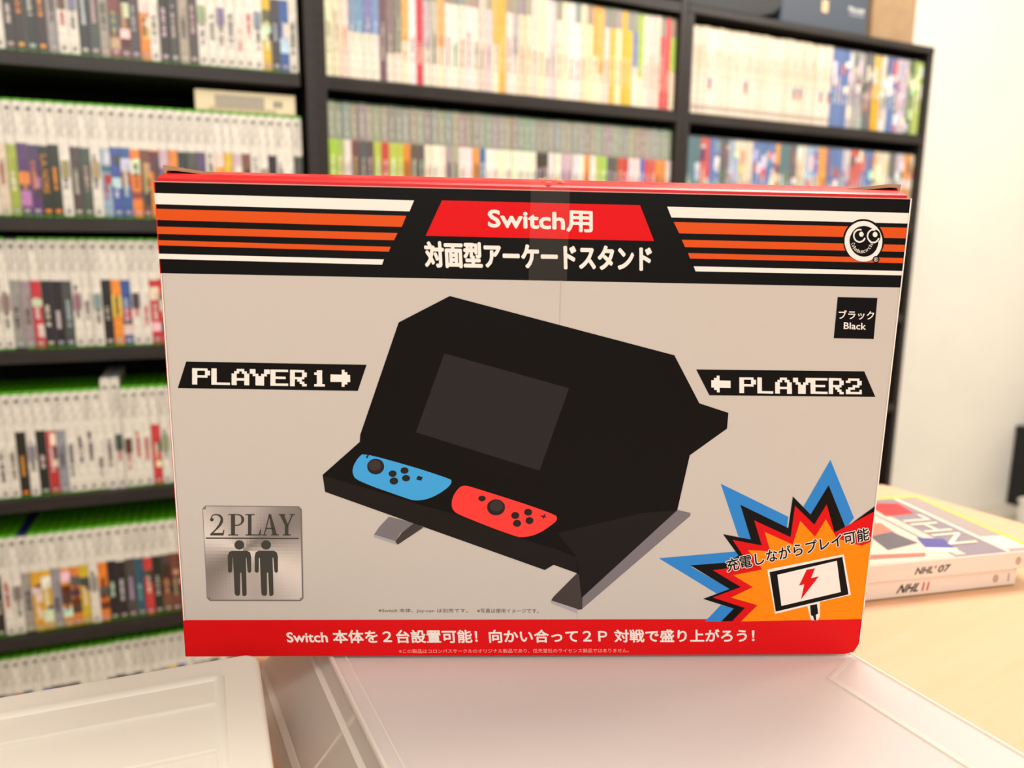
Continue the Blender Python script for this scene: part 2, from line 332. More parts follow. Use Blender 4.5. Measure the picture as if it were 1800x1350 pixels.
# ------------------------------------------------------------------ things on top of the low bookcase
r = tag(empty('game_console', (1.2602, 1.50, 1.5002)), 'black game console on the low bookcase, left of the slate box', 'game console')
mb = MB(); P = [(-.13, .006), (-.12, .0), (.075, .0), (.12, .012), (.145, .034), (.14, .055), (.11, .07), (0, .078), (-.13, .07)]
mb.prism(P, -.055, .16, lambda u, v, h: (u, h, v)); mb.build('casing', m_black, r, .004)
mb = MB(); mb.box((-.1, -.0562, .036), (.03, -.0545, .039), (60, 60, 62)); mb.build('disc_slot', m_plain, r, colors=True)
r = tag(empty('console_box', (1.548, 1.52, 1.5002)), 'slate-grey printed carton with white lettering on top of the low bookcase', 'carton')
mb = MB(); mb.box((-.143, -.07, 0), (.143, .13, .17)); mb.build('carton', m_slate, r, .004)
mb = MB(); mb.prism(rrect(.004, .044, .024, .072, .004), .0701, .0716, lambda u, v, h: (u-.02, -h, v-.006), (222, 192, 150)); mb.build('printed_emblem', m_plain, r, colors=True)
mb = MB(); lettering(mb, 'Microsoft', lambda u, v, a, b: (.075+.052*u+a, -.0704, .052+.011*v+b), (226, 226, 226), .0004)
for k in range(9): mb.box((.078+.0055*k, -.0706, .044), (.0815+.0055*k, -.0702, .047), (190, 192, 196))
mb.build('printed_lettering', m_plain, r, colors=True)
r = tag(empty('cardboard_box', (1.812, 1.56, 1.5002)), 'brown cardboard box at the wall end of the low bookcase top', 'box')
mb = MB(); mb.box((-.082, -.09, 0), (.076, .09, .128)); mb.build('carton', m_card, r, .002)
mb = MB(); mb.hexa([(-.082, -.092, .1285), (.076, -.092, .1285), (.076, .088, .1285), (-.082, .088, .1285)], [(-.082, -.098, .137), (.08, -.098, .134), (.078, .088, .1325), (-.082, .088, .1325)]); mb.build('lid_flap', mat('pale_cardboard', (206, 184, 150), .8, .2), r)

# ------------------------------------------------------------------ black cabinet by the far wall
r = tag(empty('low_cabinet', (3.054, 1.50, 0)), 'low black cabinet standing against the white wall at the right edge', 'cabinet')
for nm, a, b in (('side_panel', (0, 0, 0), (.02, .26, .294)), ('side_panel', (.58, 0, 0), (.60, .26, .294)), ('top_panel', (-.002, -.004, .294), (.602, .26, .314)), ('shelf', (.02, .02, .03), (.58, .25, .05)), ('back_panel', (.02, .25, .05), (.58, .26, .294)), ('door', (.002, -.018, .03), (.298, -.001, .292)), ('door', (.302, -.018, .03), (.598, -.001, .292))):
    mb = MB(); mb.box(a, b); mb.build(nm, m_black, r, .0015)
r = tag(empty('storage_box', (2.95, 1.55, 0)), 'small white lidded box on the floor beside the low black cabinet', 'box')
mb = MB(); mb.box((-.085, -.06, 0), (.085, .06, .082)); mb.build('body', m_white, r, .006)
mb = MB(); mb.box((-.088, -.063, .0822), (.088, .063, .095)); mb.build('lid', m_white, r, .004)

# ------------------------------------------------------------------ table
ZT = .74; TA = math.radians(6.8)
r = tag(empty('table', (.733, .56, 0), TA), 'pale birch table under the plastic cases and the retail box', 'table')
mb = MB(); mb.prism(rrect(-1.45, -1.0, 0, 0, .012), ZT-.028, ZT, lambda u, v, h: (u, v, h)); mb.build('tabletop', m_table, r, .0015)
for x, y in ((-.06, -.06), (-1.39, -.06), (-.06, -.94), (-1.39, -.94)):
    mb = MB(); mb.box((x-.025, y-.025, 0), (x+.025, y+.025, ZT-.028)); mb.build('leg', m_table, r, .003)

# ------------------------------------------------------------------ clear storage case under the box
def zlid(x, y): return 1+(-.2161-.0003)-.00476*(x-.0155)+.0159*(y-.4116)
X0, X1, Y0, Y1 = .084, .3435, .02, .452
r = tag(empty('storage_case', (.2, .25, ZT+.0003)), 'clear plastic storage case with frosted lid, lying under the retail box', 'storage case')
def loc(x, y, z): return (x-.2, y-.25, z-ZT-.0003)
def ring(mb, ins, za, zb, t, dx=0):        # four walls as one hollow ring
    o = [(X0+ins, Y0+ins), (X1-ins, Y0+ins), (X1-ins, Y1-ins), (X0+ins, Y1-ins)]; i = [(X0+ins+t, Y0+ins+t), (X1-ins-t, Y0+ins+t), (X1-ins-t, Y1-ins-t), (X0+ins+t, Y1-ins-t)]
    s = lambda P, k: [(.2+(x-.2)*k[0]+k[1], y) for x, y in P]
    B = dict(ob=[loc(x-dx if x < .2 else x, y, za) for x, y in o], ot=[loc(x, y, zb(x, y)) for x, y in o], ib=[loc(x-dx if x < .2 else x, y, za) for x, y in i], it=[loc(x, y, zb(x, y)) for x, y in i])
    k = len(mb.v); mb.v += B['ob']+B['ot']+B['ib']+B['it']
    for a in range(4):
        b = (a+1) % 4
        for f in ((a, b, 4+b, 4+a), (8+b, 8+a, 12+a, 12+b), (4+a, 4+b, 12+b, 12+a), (b, a, 8+a, 8+b)): mb.f.append(tuple(k+q for q in f)); mb.c.append((200, 200, 200))
mb = MB(); ring(mb, .002, ZT+.0003, lambda x, y: zlid(x, y)-.0042, .0016, .034); mb.build('clear_wall', m_clear, r)
mb = MB(); mb.hexa([loc(x, y, ZT+.0004) for x, y in ((X0-.030, Y0+.004), (X1-.004, Y0+.004), (X1-.004, Y1-.004), (X0-.030, Y1-.004))], [loc(x, y, ZT+.002) for x, y in ((X0-.030, Y0+.004), (X1-.004, Y0+.004), (X1-.004, Y1-.004), (X0-.030, Y1-.004))]); mb.build('base_tray', m_clear, r)
def slab(mb, x0, y0, x1, y1, lo, hi, fx=0):
    P = [(x0, y0), (x1, y0), (x1, y1), (x0, y1)]
    mb.hexa([loc(x, y, zlid(x, y)+lo) for x, y in P], [loc(x, y, zlid(x, y)+hi) for x, y in P])
mb = MB(); slab(mb, X0, Y0, X1, Y1, -.004, -.0012); mb.build('frosted_lid', m_frost, r, .0008)
mb = MB(); slab(mb, .3118, Y0+.03, .3148, .2575, -.00121, -.0003); mb.build('lid_bead', m_frostw, r)
mb = MB(); slab(mb, X1-.0016, Y0, X1-.0002, Y1, -.00121, -.0002); mb.build('lid_edge', m_frostw, r)
mb = MB(); slab(mb, X0+.0002, Y0, X0+.0018, Y1, -.00121, -.0002); mb.build('lid_edge', m_frostw, r)
mb = MB(); slab(mb, X0+.0075, Y0+.002, X0+.0085, Y1, -.00121, -.0005); mb.build('lid_bead', m_frostw, r)
mb = MB(); P = [(.3122, .2548), (.3142, .2578), (.3425, .2688), (.3428, .2668)]
mb.hexa([loc(x, y, zlid(x, y)-.00121) for x, y in P], [loc(x, y, zlid(x, y)-.0006) for x, y in P]); mb.build('lid_bead', m_frostw, r)
mb = MB()
for y in (.335, .24):
    P = [(X0-.021, ZT+.012), (X0+.002, zlid(X0, y)-.006)]
    mb.hexa([loc(P[0][0], y, P[0][1]), loc(P[0][0]+.001, y, P[0][1]), loc(P[0][0]+.001, y+.0015, P[0][1]), loc(P[0][0], y+.0015, P[0][1])], [loc(P[1][0], y, P[1][1]), loc(P[1][0]+.001, y, P[1][1]), loc(P[1][0]+.001, y+.0015, P[1][1]), loc(P[1][0], y+.0015, P[1][1])])
mb.build('wall_rib', m_frostw, r)
for fr, wdt in ((.18, .0022), (.80, .0016)):         # moulded lines along the sloping wall
    mb = MB(); pts = []
    for y in (Y0+.006, Y1-.006):
        zt = zlid(X0, y)-.0045; x = X0+.002-.034*(1-fr); z = ZT+(zt-ZT)*fr; pts.append([(x-.0012, y, z), (x+wdt-.0012, y, z+wdt*.9), (x+wdt, y, z+wdt*.9), (x+.0004, y, z)])
    mb.hexa([loc(*q) for q in pts[0]], [loc(*q) for q in pts[1]]); mb.build('wall_bead', m_frostw, r)
for y0, y1, lb in ((.357, .39, 'dark grey card inside the clear case, nearer the retail box'), (.245, .316, 'mottled grey card inside the clear case, nearer the camera edge')):
    mb = MB(); mb.box((X0-.016, y0, ZT+.0035), (X0+.045, y1, ZT+.0125)); tag(mb.build('grey_card', m_grey, None, .001), lb, 'card', 'grey cards inside the clear storage case')

# ------------------------------------------------------------------ milky organiser box in front, left
r = tag(empty('organiser_box', (.0470, .3735, ZT+.0003), AL), 'milky white plastic organiser box with ribbed lid at lower left', 'storage box')
HO = .06-.0003
mb = MB(); mb.prism(rrect(-.355, -.26, -.0015, -.0015, .01), 0, HO-.012, lambda u, v, h: (u, v, h)); mb.f.pop(1); mb.c.pop(1); mb.build('body', m_frostw, r, .002)
mb = MB(); mb.prism(rrect(-.36, -.265, 0, 0, .008), HO-.016, HO-.0012, lambda u, v, h: (u, v, h)); mb.f.pop(0); mb.c.pop(0); mb.build('lid', m_frostw, r, .0022, 3)
def outline(mb, x0, y0, x1, y1, wd_, z0, z1, rr=.003):
    A = rrect(x0, y0, x1, y1, rr); B = rrect(x0+wd_, y0+wd_, x1-wd_, y1-wd_, max(.001, rr-wd_*.5)); C = [((a[0]+b[0])/2, (a[1]+b[1])/2) for a, b in zip(A, B)]
    n = len(A); k = len(mb.v); mb.v += [(*q, z0) for q in A]+[(*q, z1) for q in C]+[(*q, z0) for q in B]
    for i in range(n):
        j = (i+1) % n; mb.f += [(k+i, k+j, k+n+j, k+n+i), (k+n+i, k+n+j, k+2*n+j, k+2*n+i)]; mb.c += [(1, 1, 1)]*2
mb = MB(); outline(mb, -.342, -.25, -.0158, -.0158, .0048, HO-.0013, HO+.0010); mb.build('lid_ridge', m_frostw, r, smooth=True)
mb = MB()
for y in (-.0405, -.0745, -.108, -.142, -.176): mb.box((-.335, y-.0006, HO-.0013), (-.0200, y+.0006, HO+.0001))
mb.build('lid_ribs', m_frostw, r)

# ------------------------------------------------------------------ two game cases on the table
def flat_case(loc_, rz, label, words, cover):
    r = tag(empty('flat_game_case', loc_, rz), label, 'game case', 'game cases stacked on the table')      # origin at the near right corner; x runs left, y back
    mb = MB(); mb.prism(rrect(-.190, .0005, 0, .135, .003), .0004, .0142, lambda u, v, h: (u, v, h)); mb.build('case_shell', mat('lime_case_plastic', (198, 214, 60), .3, .5, trans=.15), r, .0012)
    mb = MB(); W_ = (236, 224, 212)
    mb.box((-.187, -.0004, .0012), (-.003, .0012, .0135), W_); mb.box((-.184, -.0004, .0135), (-.0065, .1285, .01446), W_)
    for s, x0, x1, z0, z1, col, it in words:
        lettering(mb, s, lambda u, v, a, b: (x0+(x1-x0)*u+it*(v-.5)*.004+a, -.0006, z0+(z1-z0)*v+b), col, .00022)
    for x in (-.022, -.010): mb.prism([(x+.0026*math.cos(t*.5236), .0074+.0034*math.sin(t*.5236)) for t in range(12)], .0004, .00055, lambda u, v, h: (u, -h, v), (196, 168, 150)) if x < -.015 else mb.box((x-.0008, -.00055, .004), (x+.0008, -.0004, .0105), (190, 166, 150))
    if cover:
        z = [.01448]
        def q(P, col): z[0] += .00004; mb.poly([(x, y, z[0]) for x, y in P], col)
        q([(-.1835, .001), (-.007, .001), (-.007, .128), (-.1835, .128)], (150, 138, 148))          # cover ground
        q([(-.026, .001), (-.007, .001), (-.007, .128), (-.026, .128)], (176, 160, 156))          # grey header strip
        q([(-.031, .002), (-.027, .002), (-.027, .128), (-.031, .128)], (240, 226, 206))          # cream rule
        q([(-.03, .008), (-.008, .006), (-.007, .03), (-.028, .032)], (244, 230, 204))            # seal
        q([(-.075, .004), (-.066, .004), (-.066, .128), (-.075, .128)], (228, 206, 188))
        q([(-.1835, .001), (-.078, .001), (-.078, .128), (-.1835, .128)], (238, 214, 190))          # player on ice
        q([(-.07, .088), (-.04, .09), (-.036, .116), (-.066, .122)], (226, 62, 66))               # red patch
        q([(-.13, .05), (-.09, .046), (-.085, .075), (-.12, .082)], (226, 130, 110))
        q([(-.12, .022), (-.086, .03), (-.09, .056), (-.115, .05)], (110, 104, 110))
        q([(-.088, .02), (-.066, .014), (-.06, .034), (-.08, .04)], (96, 92, 160))                # blue helmet
        q([(-.092, .012), (-.07, .008), (-.064, .015), (-.088, .021)], (246, 230, 208))
        q([(-.15, .01), (-.1, .006), (-.095, .012), (-.15, .018)], (214, 120, 110))
        V, F = glyphs('NHL'); z[0] += .00004
        mb.tris([(-.038-.026*v, .022+.064*u, z[0]) for u, v in V], F, (246, 232, 204))
    mb.build('printed_sleeve', m_print, r, colors=True); return r
yw = -math.radians(13.0)
flat_case((.6066, .3334, ZT+.0002), yw, 'lower white game case on the table, black and red spine lettering, under another case', [('NHL', -.1085, -.0905, .0042, .0105, (48, 44, 44), 1), ('11', -.0878, -.0828, .0042, .0105, (206, 50, 44), .25)], False)
flat_case((.6205, .3262, ZT+.0149), yw-.01, 'upper game case on the table, picture cover facing up, brown spine lettering', [("NHL'", -.1127, -.0965, .0045, .0098, (96, 84, 74), .5), ('07', -.0935, -.0840, .0045, .0098, (96, 84, 74), .5)], True)

# ------------------------------------------------------------------ the retail box
ART = [
(2,'white',[(0.0,236.1),(120.1,235.4),(117.9,230.3),(0.0,231.1)]),
(2,'orange',[(0.0,229.0),(116.4,228.2),(114.2,223.0),(0.0,223.9)]),
(2,'orange',[(0.0,220.9),(112.2,220.1),(110.5,216.7),(0.0,217.5)]),
(2,'orange',[(0.0,214.6),(108.9,213.6),(108.0,211.3),(0.0,212.2)]),
(2,'white',[(0.0,208.3),(105.6,207.6),(104.7,205.1),(0.0,205.9)]),
(2,'red',[(133.2,235.7),(227.6,235.5),(235.3,218.8),(125.5,219.1)]),
(2,'white',[(240.7,235.1),(360.0,234.6),(360.0,229.6),(243.1,230.1)]),
(2,'orange',[(244.3,228.0),(360.0,227.6),(360.0,222.5),(247.3,222.7)]),
(2,'orange',[(248.7,219.7),(360.0,219.4),(360.0,216.0),(250.6,216.2)]),
(2,'orange',[(252.2,213.4),(360.0,213.0),(360.0,210.5),(253.3,210.8)]),
(2,'white',[(255.4,207.1),(360.0,206.7),(360.0,204.6),(256.5,204.7)]),
(3,'black',[(348.6,221.3),(348.7,219.7),(348.5,218.1),(348.0,216.6),(347.4,215.2),(346.5,213.9),(345.3,212.8),(344.1,212.0),(342.6,211.3),(341.1,210.9),(339.5,210.7),(337.9,210.8),(336.3,211.2),(334.7,211.8),(333.2,212.6),(331.9,213.6),(330.7,214.9),(329.7,216.2),(328.9,217.7),(328.4,219.3),(328.1,220.9),(328.0,222.5),(328.2,224.1),(328.7,225.6),(329.4,227.0),(330.3,228.2),(331.4,229.3),(332.6,230.1),(334.0,230.8),(335.6,231.2),(337.1,231.3),(338.7,231.2),(340.3,230.9),(341.9,230.3),(343.4,229.5),(344.7,228.5),(345.9,227.3),(346.9,225.9),(347.7,224.5),(348.3,222.9)]),
(4,'white',[(347.7,220.9),(347.7,219.3),(347.6,217.8),(347.2,216.4),(346.6,215.1),(345.7,213.9),(344.7,212.9),(343.6,212.0),(342.3,211.4),(340.9,211.0),(339.4,210.9),(337.9,211.0),(336.4,211.3),(335.0,211.9),(333.6,212.7),(332.4,213.6),(331.3,214.8),(330.4,216.1),(329.7,217.5),(329.1,219.0),(328.9,220.5),(328.8,222.0),(329.0,223.5),(329.4,224.9),(330.0,226.2),(330.8,227.4),(331.8,228.4),(333.0,229.2),(334.3,229.9),(335.7,230.2),(337.1,230.4),(338.6,230.3),(340.1,230.0),(341.5,229.4),(342.8,228.6),(344.1,227.7),(345.2,226.5),(346.1,225.3),(346.8,223.9),(347.4,222.4)]),
(5,'black',[(345.7,220.9),(345.8,219.7),(345.6,218.6),(345.3,217.5),(344.9,216.5),(344.2,215.6),(343.5,214.8),(342.6,214.2),(341.6,213.7),(340.5,213.4),(339.4,213.3),(338.2,213.4),(337.1,213.6),(336.0,214.1),(335.0,214.6),(334.0,215.4),(333.2,216.3),(332.5,217.2),(332.0,218.3),(331.6,219.4),(331.3,220.6),(331.3,221.7),(331.4,222.9),(331.8,223.9),(332.2,224.9),(332.9,225.8),(333.6,226.6),(334.5,227.2),(335.5,227.7),(336.6,227.9),(337.7,228.1),(338.8,228.0),(339.9,227.7),(341.0,227.3),(342.1,226.7),(343.0,226.0),(343.8,225.2),(344.5,224.2),(345.1,223.1),(345.5,222.0)]),
(5,'black',[(346.5,223.2),(346.5,222.5),(346.4,221.8),(346.1,221.2),(345.6,220.6),(345.1,220.2),(344.4,219.9),(343.7,219.7),(343.0,219.7),(342.2,219.8),(341.5,220.1),(340.8,220.5),(340.3,221.1),(339.8,221.7),(339.5,222.4),(339.4,223.1),(339.4,223.8),(339.5,224.5),(339.8,225.2),(340.2,225.7),(340.8,226.2),(341.4,226.5),(342.1,226.6),(342.9,226.6),(343.6,226.5),(344.4,226.2),(345.0,225.8),(345.6,225.3),(346.0,224.7),(346.3,224.0)]),
(6,'white',[(339.1,222.2),(339.0,221.7),(338.7,221.2),(338.4,220.8),(337.9,220.5),(337.5,220.2),(336.9,220.0),(336.4,220.0),(335.8,220.0),(335.2,220.2),(334.7,220.4),(334.2,220.7),(333.8,221.1),(333.4,221.6),(333.1,222.1),(332.9,222.7),(332.8,223.2),(332.8,223.8),(332.8,224.4),(333.0,224.9),(333.3,225.4),(333.6,225.8),(334.1,226.1),(334.5,226.4),(335.1,226.5),(335.6,226.6),(336.2,226.6),(336.7,226.4),(336.6,225.7),(336.1,225.9),(335.7,225.9),(335.3,225.8),(334.9,225.7),(334.5,225.5),(334.2,225.2),(333.9,224.9),(333.7,224.6),(333.5,224.1),(333.5,223.7),(333.5,223.3),(333.6,222.8),(333.7,222.4),(334.0,222.0),(334.3,221.6),(334.6,221.3),(335.0,221.0),(335.4,220.9),(335.8,220.7),(336.3,220.7),(336.7,220.8),(337.1,220.9),(337.5,221.1),(337.8,221.4),(338.1,221.7),(338.3,222.1),(338.5,222.5)]),
(6,'white',[(346.0,222.3),(345.9,221.7),(345.6,221.2),(345.3,220.8),(344.9,220.4),(344.4,220.1),(343.9,219.9),(343.3,219.9),(342.8,219.9),(342.2,220.0),(341.6,220.2),(341.1,220.6),(340.7,221.0),(340.3,221.5),(340.0,222.0),(339.8,222.6),(339.6,223.2),(339.6,223.8),(339.7,224.4),(339.8,224.9),(340.1,225.4),(340.4,225.8),(340.9,226.2),(341.3,226.5),(341.9,226.6),(342.4,226.7),(343.0,226.7),(343.6,226.5),(343.4,225.8),(343.0,225.9),(342.5,225.9),(342.1,225.9),(341.7,225.8),(341.3,225.6),(341.0,225.3),(340.7,224.9),(340.5,224.5),(340.4,224.1),(340.3,223.7),(340.3,223.2),(340.4,222.7),(340.6,222.3),(340.9,221.9),(341.2,221.5),(341.5,221.2),(341.9,220.9),(342.3,220.7),(342.8,220.6),(343.2,220.6),(343.7,220.7),(344.1,220.8),(344.4,221.0),(344.8,221.3),(345.0,221.7),(345.2,222.1),(345.3,222.5)]),
(6,'white',[(338.0,224.1),(337.9,223.6),(337.7,223.2),(337.4,222.9),(337.0,222.8),(336.5,222.9),(336.1,223.2),(335.8,223.6),(335.7,224.0),(335.7,224.5),(335.9,224.9),(336.3,225.2),(336.7,225.3),(337.1,225.2),(337.5,224.9),(337.8,224.5)]),
(6,'white',[(344.8,224.1),(344.8,223.6),(344.6,223.2),(344.2,222.9),(343.8,222.8),(343.3,222.9),(342.9,223.1),(342.6,223.6),(342.4,224.0),(342.5,224.5),(342.7,225.0),(343.0,225.2),(343.5,225.4),(343.9,225.3),(344.4,225.0),(344.7,224.6)]),
(4,'black',[(347.3,212.1),(347.2,211.6),(347.0,211.1),(346.7,210.7),(346.2,210.5),(345.7,210.4),(345.2,210.5),(344.7,210.7),(344.2,211.1),(343.9,211.5),(343.8,212.0),(343.8,212.6),(344.0,213.0),(344.3,213.4),(344.8,213.7),(345.3,213.8),(345.9,213.7),(346.4,213.5),(346.8,213.1),(347.1,212.6)]),
(5,'dim',[(346.6,212.1),(346.6,211.8),(346.4,211.5),(346.2,211.2),(345.9,211.1),(345.6,211.0),(345.2,211.0),(344.9,211.2),(344.6,211.4),(344.5,211.7),(344.4,212.1),(344.4,212.4),(344.5,212.7),(344.7,212.9),(345.0,213.1),(345.3,213.1),(345.7,213.1),(346.0,213.0),(346.3,212.7),(346.5,212.4),(346.3,212.4),(346.1,212.6),(345.9,212.8),(345.6,212.9),(345.4,212.9),(345.1,212.9),(344.9,212.8),(344.7,212.6),(344.6,212.3),(344.6,212.1),(344.7,211.8),(344.8,211.6),(345.0,211.4),(345.3,211.3),(345.6,211.2),(345.8,211.3),(346.1,211.4),(346.3,211.6),(346.3,211.8),(346.4,212.1)]),
(2,'black',[(328.3,193.4),(348.4,193.3),(348.8,172.8),(328.4,172.9)]),
(2,'black',[(9.8,156.9),(96.6,156.4),(92.1,143.3),(5.0,143.7)]),
(2,'black',[(260.0,156.2),(345.8,156.3),(353.0,143.2),(267.6,143.1)]),
(3,'white',[(12.5,153.7),(19.8,153.6),(19.8,152.5),(12.4,152.5)]),
(3,'white',[(12.4,152.5),(14.9,152.5),(14.8,151.3),(12.3,151.4)]),
(3,'white',[(18.5,152.5),(21.0,152.5),(20.9,151.3),(18.5,151.3)]),
(3,'white',[(12.3,151.4),(14.8,151.4),(14.7,150.2),(12.3,150.2)]),
(3,'white',[(18.5,151.4),(20.9,151.3),(20.9,150.2),(18.4,150.2)]),
(3,'white',[(12.3,150.3),(19.6,150.2),(19.6,149.0),(12.2,149.1)]),
(3,'white',[(12.2,149.1),(14.7,149.1),(14.6,147.9),(12.1,147.9)]),
(3,'white',[(12.1,148.0),(14.6,147.9),(14.5,146.8),(12.1,146.8)]),
(3,'white',[(12.1,146.8),(14.5,146.8),(14.5,145.6),(12.0,145.6)]),
(3,'white',[(21.7,153.7),(24.2,153.7),(24.1,152.5),(21.6,152.5)]),
(3,'white',[(21.6,152.5),(24.1,152.5),(24.1,151.3),(21.5,151.3)]),
(3,'white',[(21.5,151.4),(24.1,151.4),(24.0,150.2),(21.5,150.2)]),
(3,'white',[(21.5,150.2),(24.0,150.2),(24.0,149.0),(21.4,149.1)]),
(3,'white',[(21.4,149.1),(24.0,149.1),(23.9,147.9),(21.3,147.9)]),
(3,'white',[(21.4,147.9),(23.9,147.9),(23.8,146.7),(21.3,146.8)]),
(3,'white',[(21.3,146.8),(30.2,146.7),(30.2,145.5),(21.2,145.6)]),
(3,'white',[(33.8,153.6),(37.4,153.6),(37.4,152.4),(33.7,152.4)]),
(3,'white',[(32.5,152.5),(34.9,152.4),(34.9,151.3),(32.5,151.3)]),
(3,'white',[(36.2,152.4),(38.6,152.4),(38.5,151.2),(36.1,151.2)]),
(3,'white',[(31.2,151.3),(33.7,151.3),(33.6,150.1),(31.2,150.1)]),
(3,'white',[(37.3,151.3),(39.7,151.3),(39.7,150.1),(37.3,150.1)]),
(3,'white',[(31.2,150.2),(33.6,150.2),(33.6,149.0),(31.1,149.0)]),
(3,'white',[(37.3,150.1),(39.7,150.1),(39.6,148.9),(37.2,148.9)]),
(3,'white',[(31.1,149.0),(39.6,149.0),(39.6,147.8),(31.1,147.8)]),
(3,'white',[(31.1,147.9),(33.5,147.9),(33.4,146.7),(31.0,146.7)]),
(3,'white',[(37.2,147.8),(39.6,147.8),(39.5,146.6),(37.1,146.6)]),
(3,'white',[(31.0,146.7),(33.5,146.7),(33.4,145.5),(31.0,145.5)]),
(3,'white',[(37.1,146.7),(39.5,146.7),(39.5,145.5),(37.1,145.5)]),
(3,'white',[(40.1,153.6),(42.8,153.6),(42.8,152.4),(40.0,152.4)]),
(3,'white',[(47.0,153.5),(49.7,153.5),(49.7,152.3),(46.9,152.4)]),
(3,'white',[(40.0,152.4),(42.8,152.4),(42.7,151.2),(40.0,151.3)]),
(3,'white',[(46.9,152.4),(49.7,152.4),(49.6,151.2),(46.9,151.2)]),
(3,'white',[(41.4,151.3),(44.1,151.3),(44.1,150.1),(41.3,150.1)]),
(3,'white',[(45.5,151.3),(48.2,151.2),(48.2,150.0),(45.4,150.1)]),
(3,'white',[(42.7,150.1),(46.8,150.1),(46.8,148.9),(42.6,148.9)]),
(3,'white',[(42.6,149.0),(46.8,148.9),(46.7,147.8),(42.6,147.8)]),
(3,'white',[(42.6,147.8),(46.7,147.8),(46.7,146.6),(42.5,146.6)]),
(3,'white',[(42.5,146.7),(46.7,146.6),(46.6,145.4),(42.5,145.5)]),
(3,'white',[(50.0,153.5),(58.5,153.5),(58.5,152.3),(50.0,152.3)]),
(3,'white',[(50.0,152.4),(52.4,152.4),(52.4,151.2),(49.9,151.2)]),
(3,'white',[(49.9,151.2),(52.4,151.2),(52.3,150.0),(49.9,150.0)]),
(3,'white',[(49.9,150.1),(57.2,150.0),(57.2,148.8),(49.8,148.9)]),
(3,'white',[(49.8,148.9),(52.3,148.9),(52.2,147.7),(49.8,147.7)]),
(3,'white',[(49.8,147.8),(52.2,147.8),(52.2,146.6),(49.7,146.6)]),
(3,'white',[(49.7,146.6),(58.3,146.6),(58.3,145.4),(49.7,145.4)]),
(3,'white',[(59.5,153.5),(66.4,153.4),(66.3,152.2),(59.4,152.3)]),
(3,'white',[(59.4,152.3),(61.7,152.3),(61.7,151.1),(59.4,151.1)]),
(3,'white',[(65.2,152.3),(67.5,152.2),(67.5,151.1),(65.2,151.1)]),
(3,'white',[(59.4,151.2),(61.7,151.1),(61.7,149.9),(59.3,150.0)]),
(3,'white',[(65.2,151.1),(67.5,151.1),(67.4,149.9),(65.1,149.9)]),
(3,'white',[(59.3,150.0),(66.3,149.9),(66.2,148.8),(59.3,148.8)]),
(3,'white',[(59.3,148.8),(61.6,148.8),(61.6,147.6),(59.3,147.7)]),
(3,'white',[(62.8,148.8),(65.1,148.8),(65.0,147.6),(62.7,147.6)]),
(3,'white',[(59.3,147.7),(61.6,147.7),(61.5,146.5),(59.2,146.5)]),
(3,'white',[(63.9,147.7),(66.2,147.6),(66.2,146.4),(63.9,146.5)]),
(3,'white',[(59.2,146.5),(61.5,146.5),(61.5,145.3),(59.2,145.3)]),
(3,'white',[(65.0,146.5),(67.3,146.5),(67.3,145.3),(65.0,145.3)]),
(3,'white',[(72.4,153.4),(75.0,153.4),(75.0,152.2),(72.4,152.2)]),
(3,'white',[(71.1,152.3),(75.0,152.3),(74.9,151.1),(71.1,151.1)]),
(3,'white',[(72.4,151.1),(74.9,151.1),(74.9,149.9),(72.3,149.9)]),
(3,'white',[(72.3,150.0),(74.9,150.0),(74.9,148.8),(72.3,148.8)]),
(3,'white',[(72.3,148.8),(74.9,148.8),(74.9,147.6),(72.3,147.6)]),
(3,'white',[(72.3,147.7),(74.9,147.6),(74.8,146.5),(72.2,146.5)]),
(3,'white',[(71.0,146.5),(76.1,146.5),(76.1,145.3),(70.9,145.3)]),
(3,'white',[(84.5,153.8),(85.9,153.8),(85.8,152.5),(84.5,152.5)]),
(3,'white',[(84.5,152.6),(87.2,152.6),(87.2,151.3),(84.4,151.3)]),
(3,'white',[(79.0,151.4),(88.5,151.3),(88.5,150.1),(79.0,150.2)]),
(3,'white',[(79.0,150.2),(88.5,150.1),(88.5,148.9),(78.9,149.0)]),
(3,'white',[(78.9,149.0),(88.5,148.9),(88.5,147.7),(78.9,147.7)]),
(3,'white',[(84.4,147.7),(87.1,147.7),(87.1,146.5),(84.3,146.5)]),
(3,'white',[(84.3,146.5),(85.7,146.5),(85.7,145.3),(84.3,145.3)]),
(3,'white',[(270.6,153.2),(272.0,153.2),(272.1,152.0),(270.7,152.0)]),
(3,'white',[(269.3,152.0),(272.1,152.0),(272.2,150.7),(269.4,150.8)]),
(3,'white',[(268.0,150.8),(277.8,150.7),(277.9,149.5),(268.1,149.6)]),
(3,'white',[(268.1,149.6),(277.9,149.5),(278.0,148.3),(268.2,148.3)]),
(3,'white',[(268.2,148.4),(278.0,148.3),(278.1,147.0),(268.3,147.1)]),
(3,'white',[(269.7,147.1),(272.5,147.1),(272.6,145.9),(269.8,145.9)]),
(3,'white',[(271.2,145.9),(272.6,145.9),(272.7,144.6),(271.3,144.7)]),
(3,'white',[(282.1,152.5),(289.4,152.5),(289.5,151.3),(282.2,151.3)]),
(3,'white',[(282.2,151.4),(284.6,151.3),(284.7,150.1),(282.3,150.2)]),
(3,'white',[(288.2,151.3),(290.7,151.3),(290.8,150.1),(288.3,150.1)]),
(3,'white',[(282.3,150.2),(284.7,150.2),(284.8,149.0),(282.4,149.0)]),
(3,'white',[(288.3,150.2),(290.8,150.1),(290.9,148.9),(288.4,149.0)]),
(3,'white',[(282.4,149.1),(289.6,149.0),(289.8,147.8),(282.5,147.9)]),
(3,'white',[(282.5,147.9),(284.9,147.9),(285.0,146.7),(282.6,146.7)]),
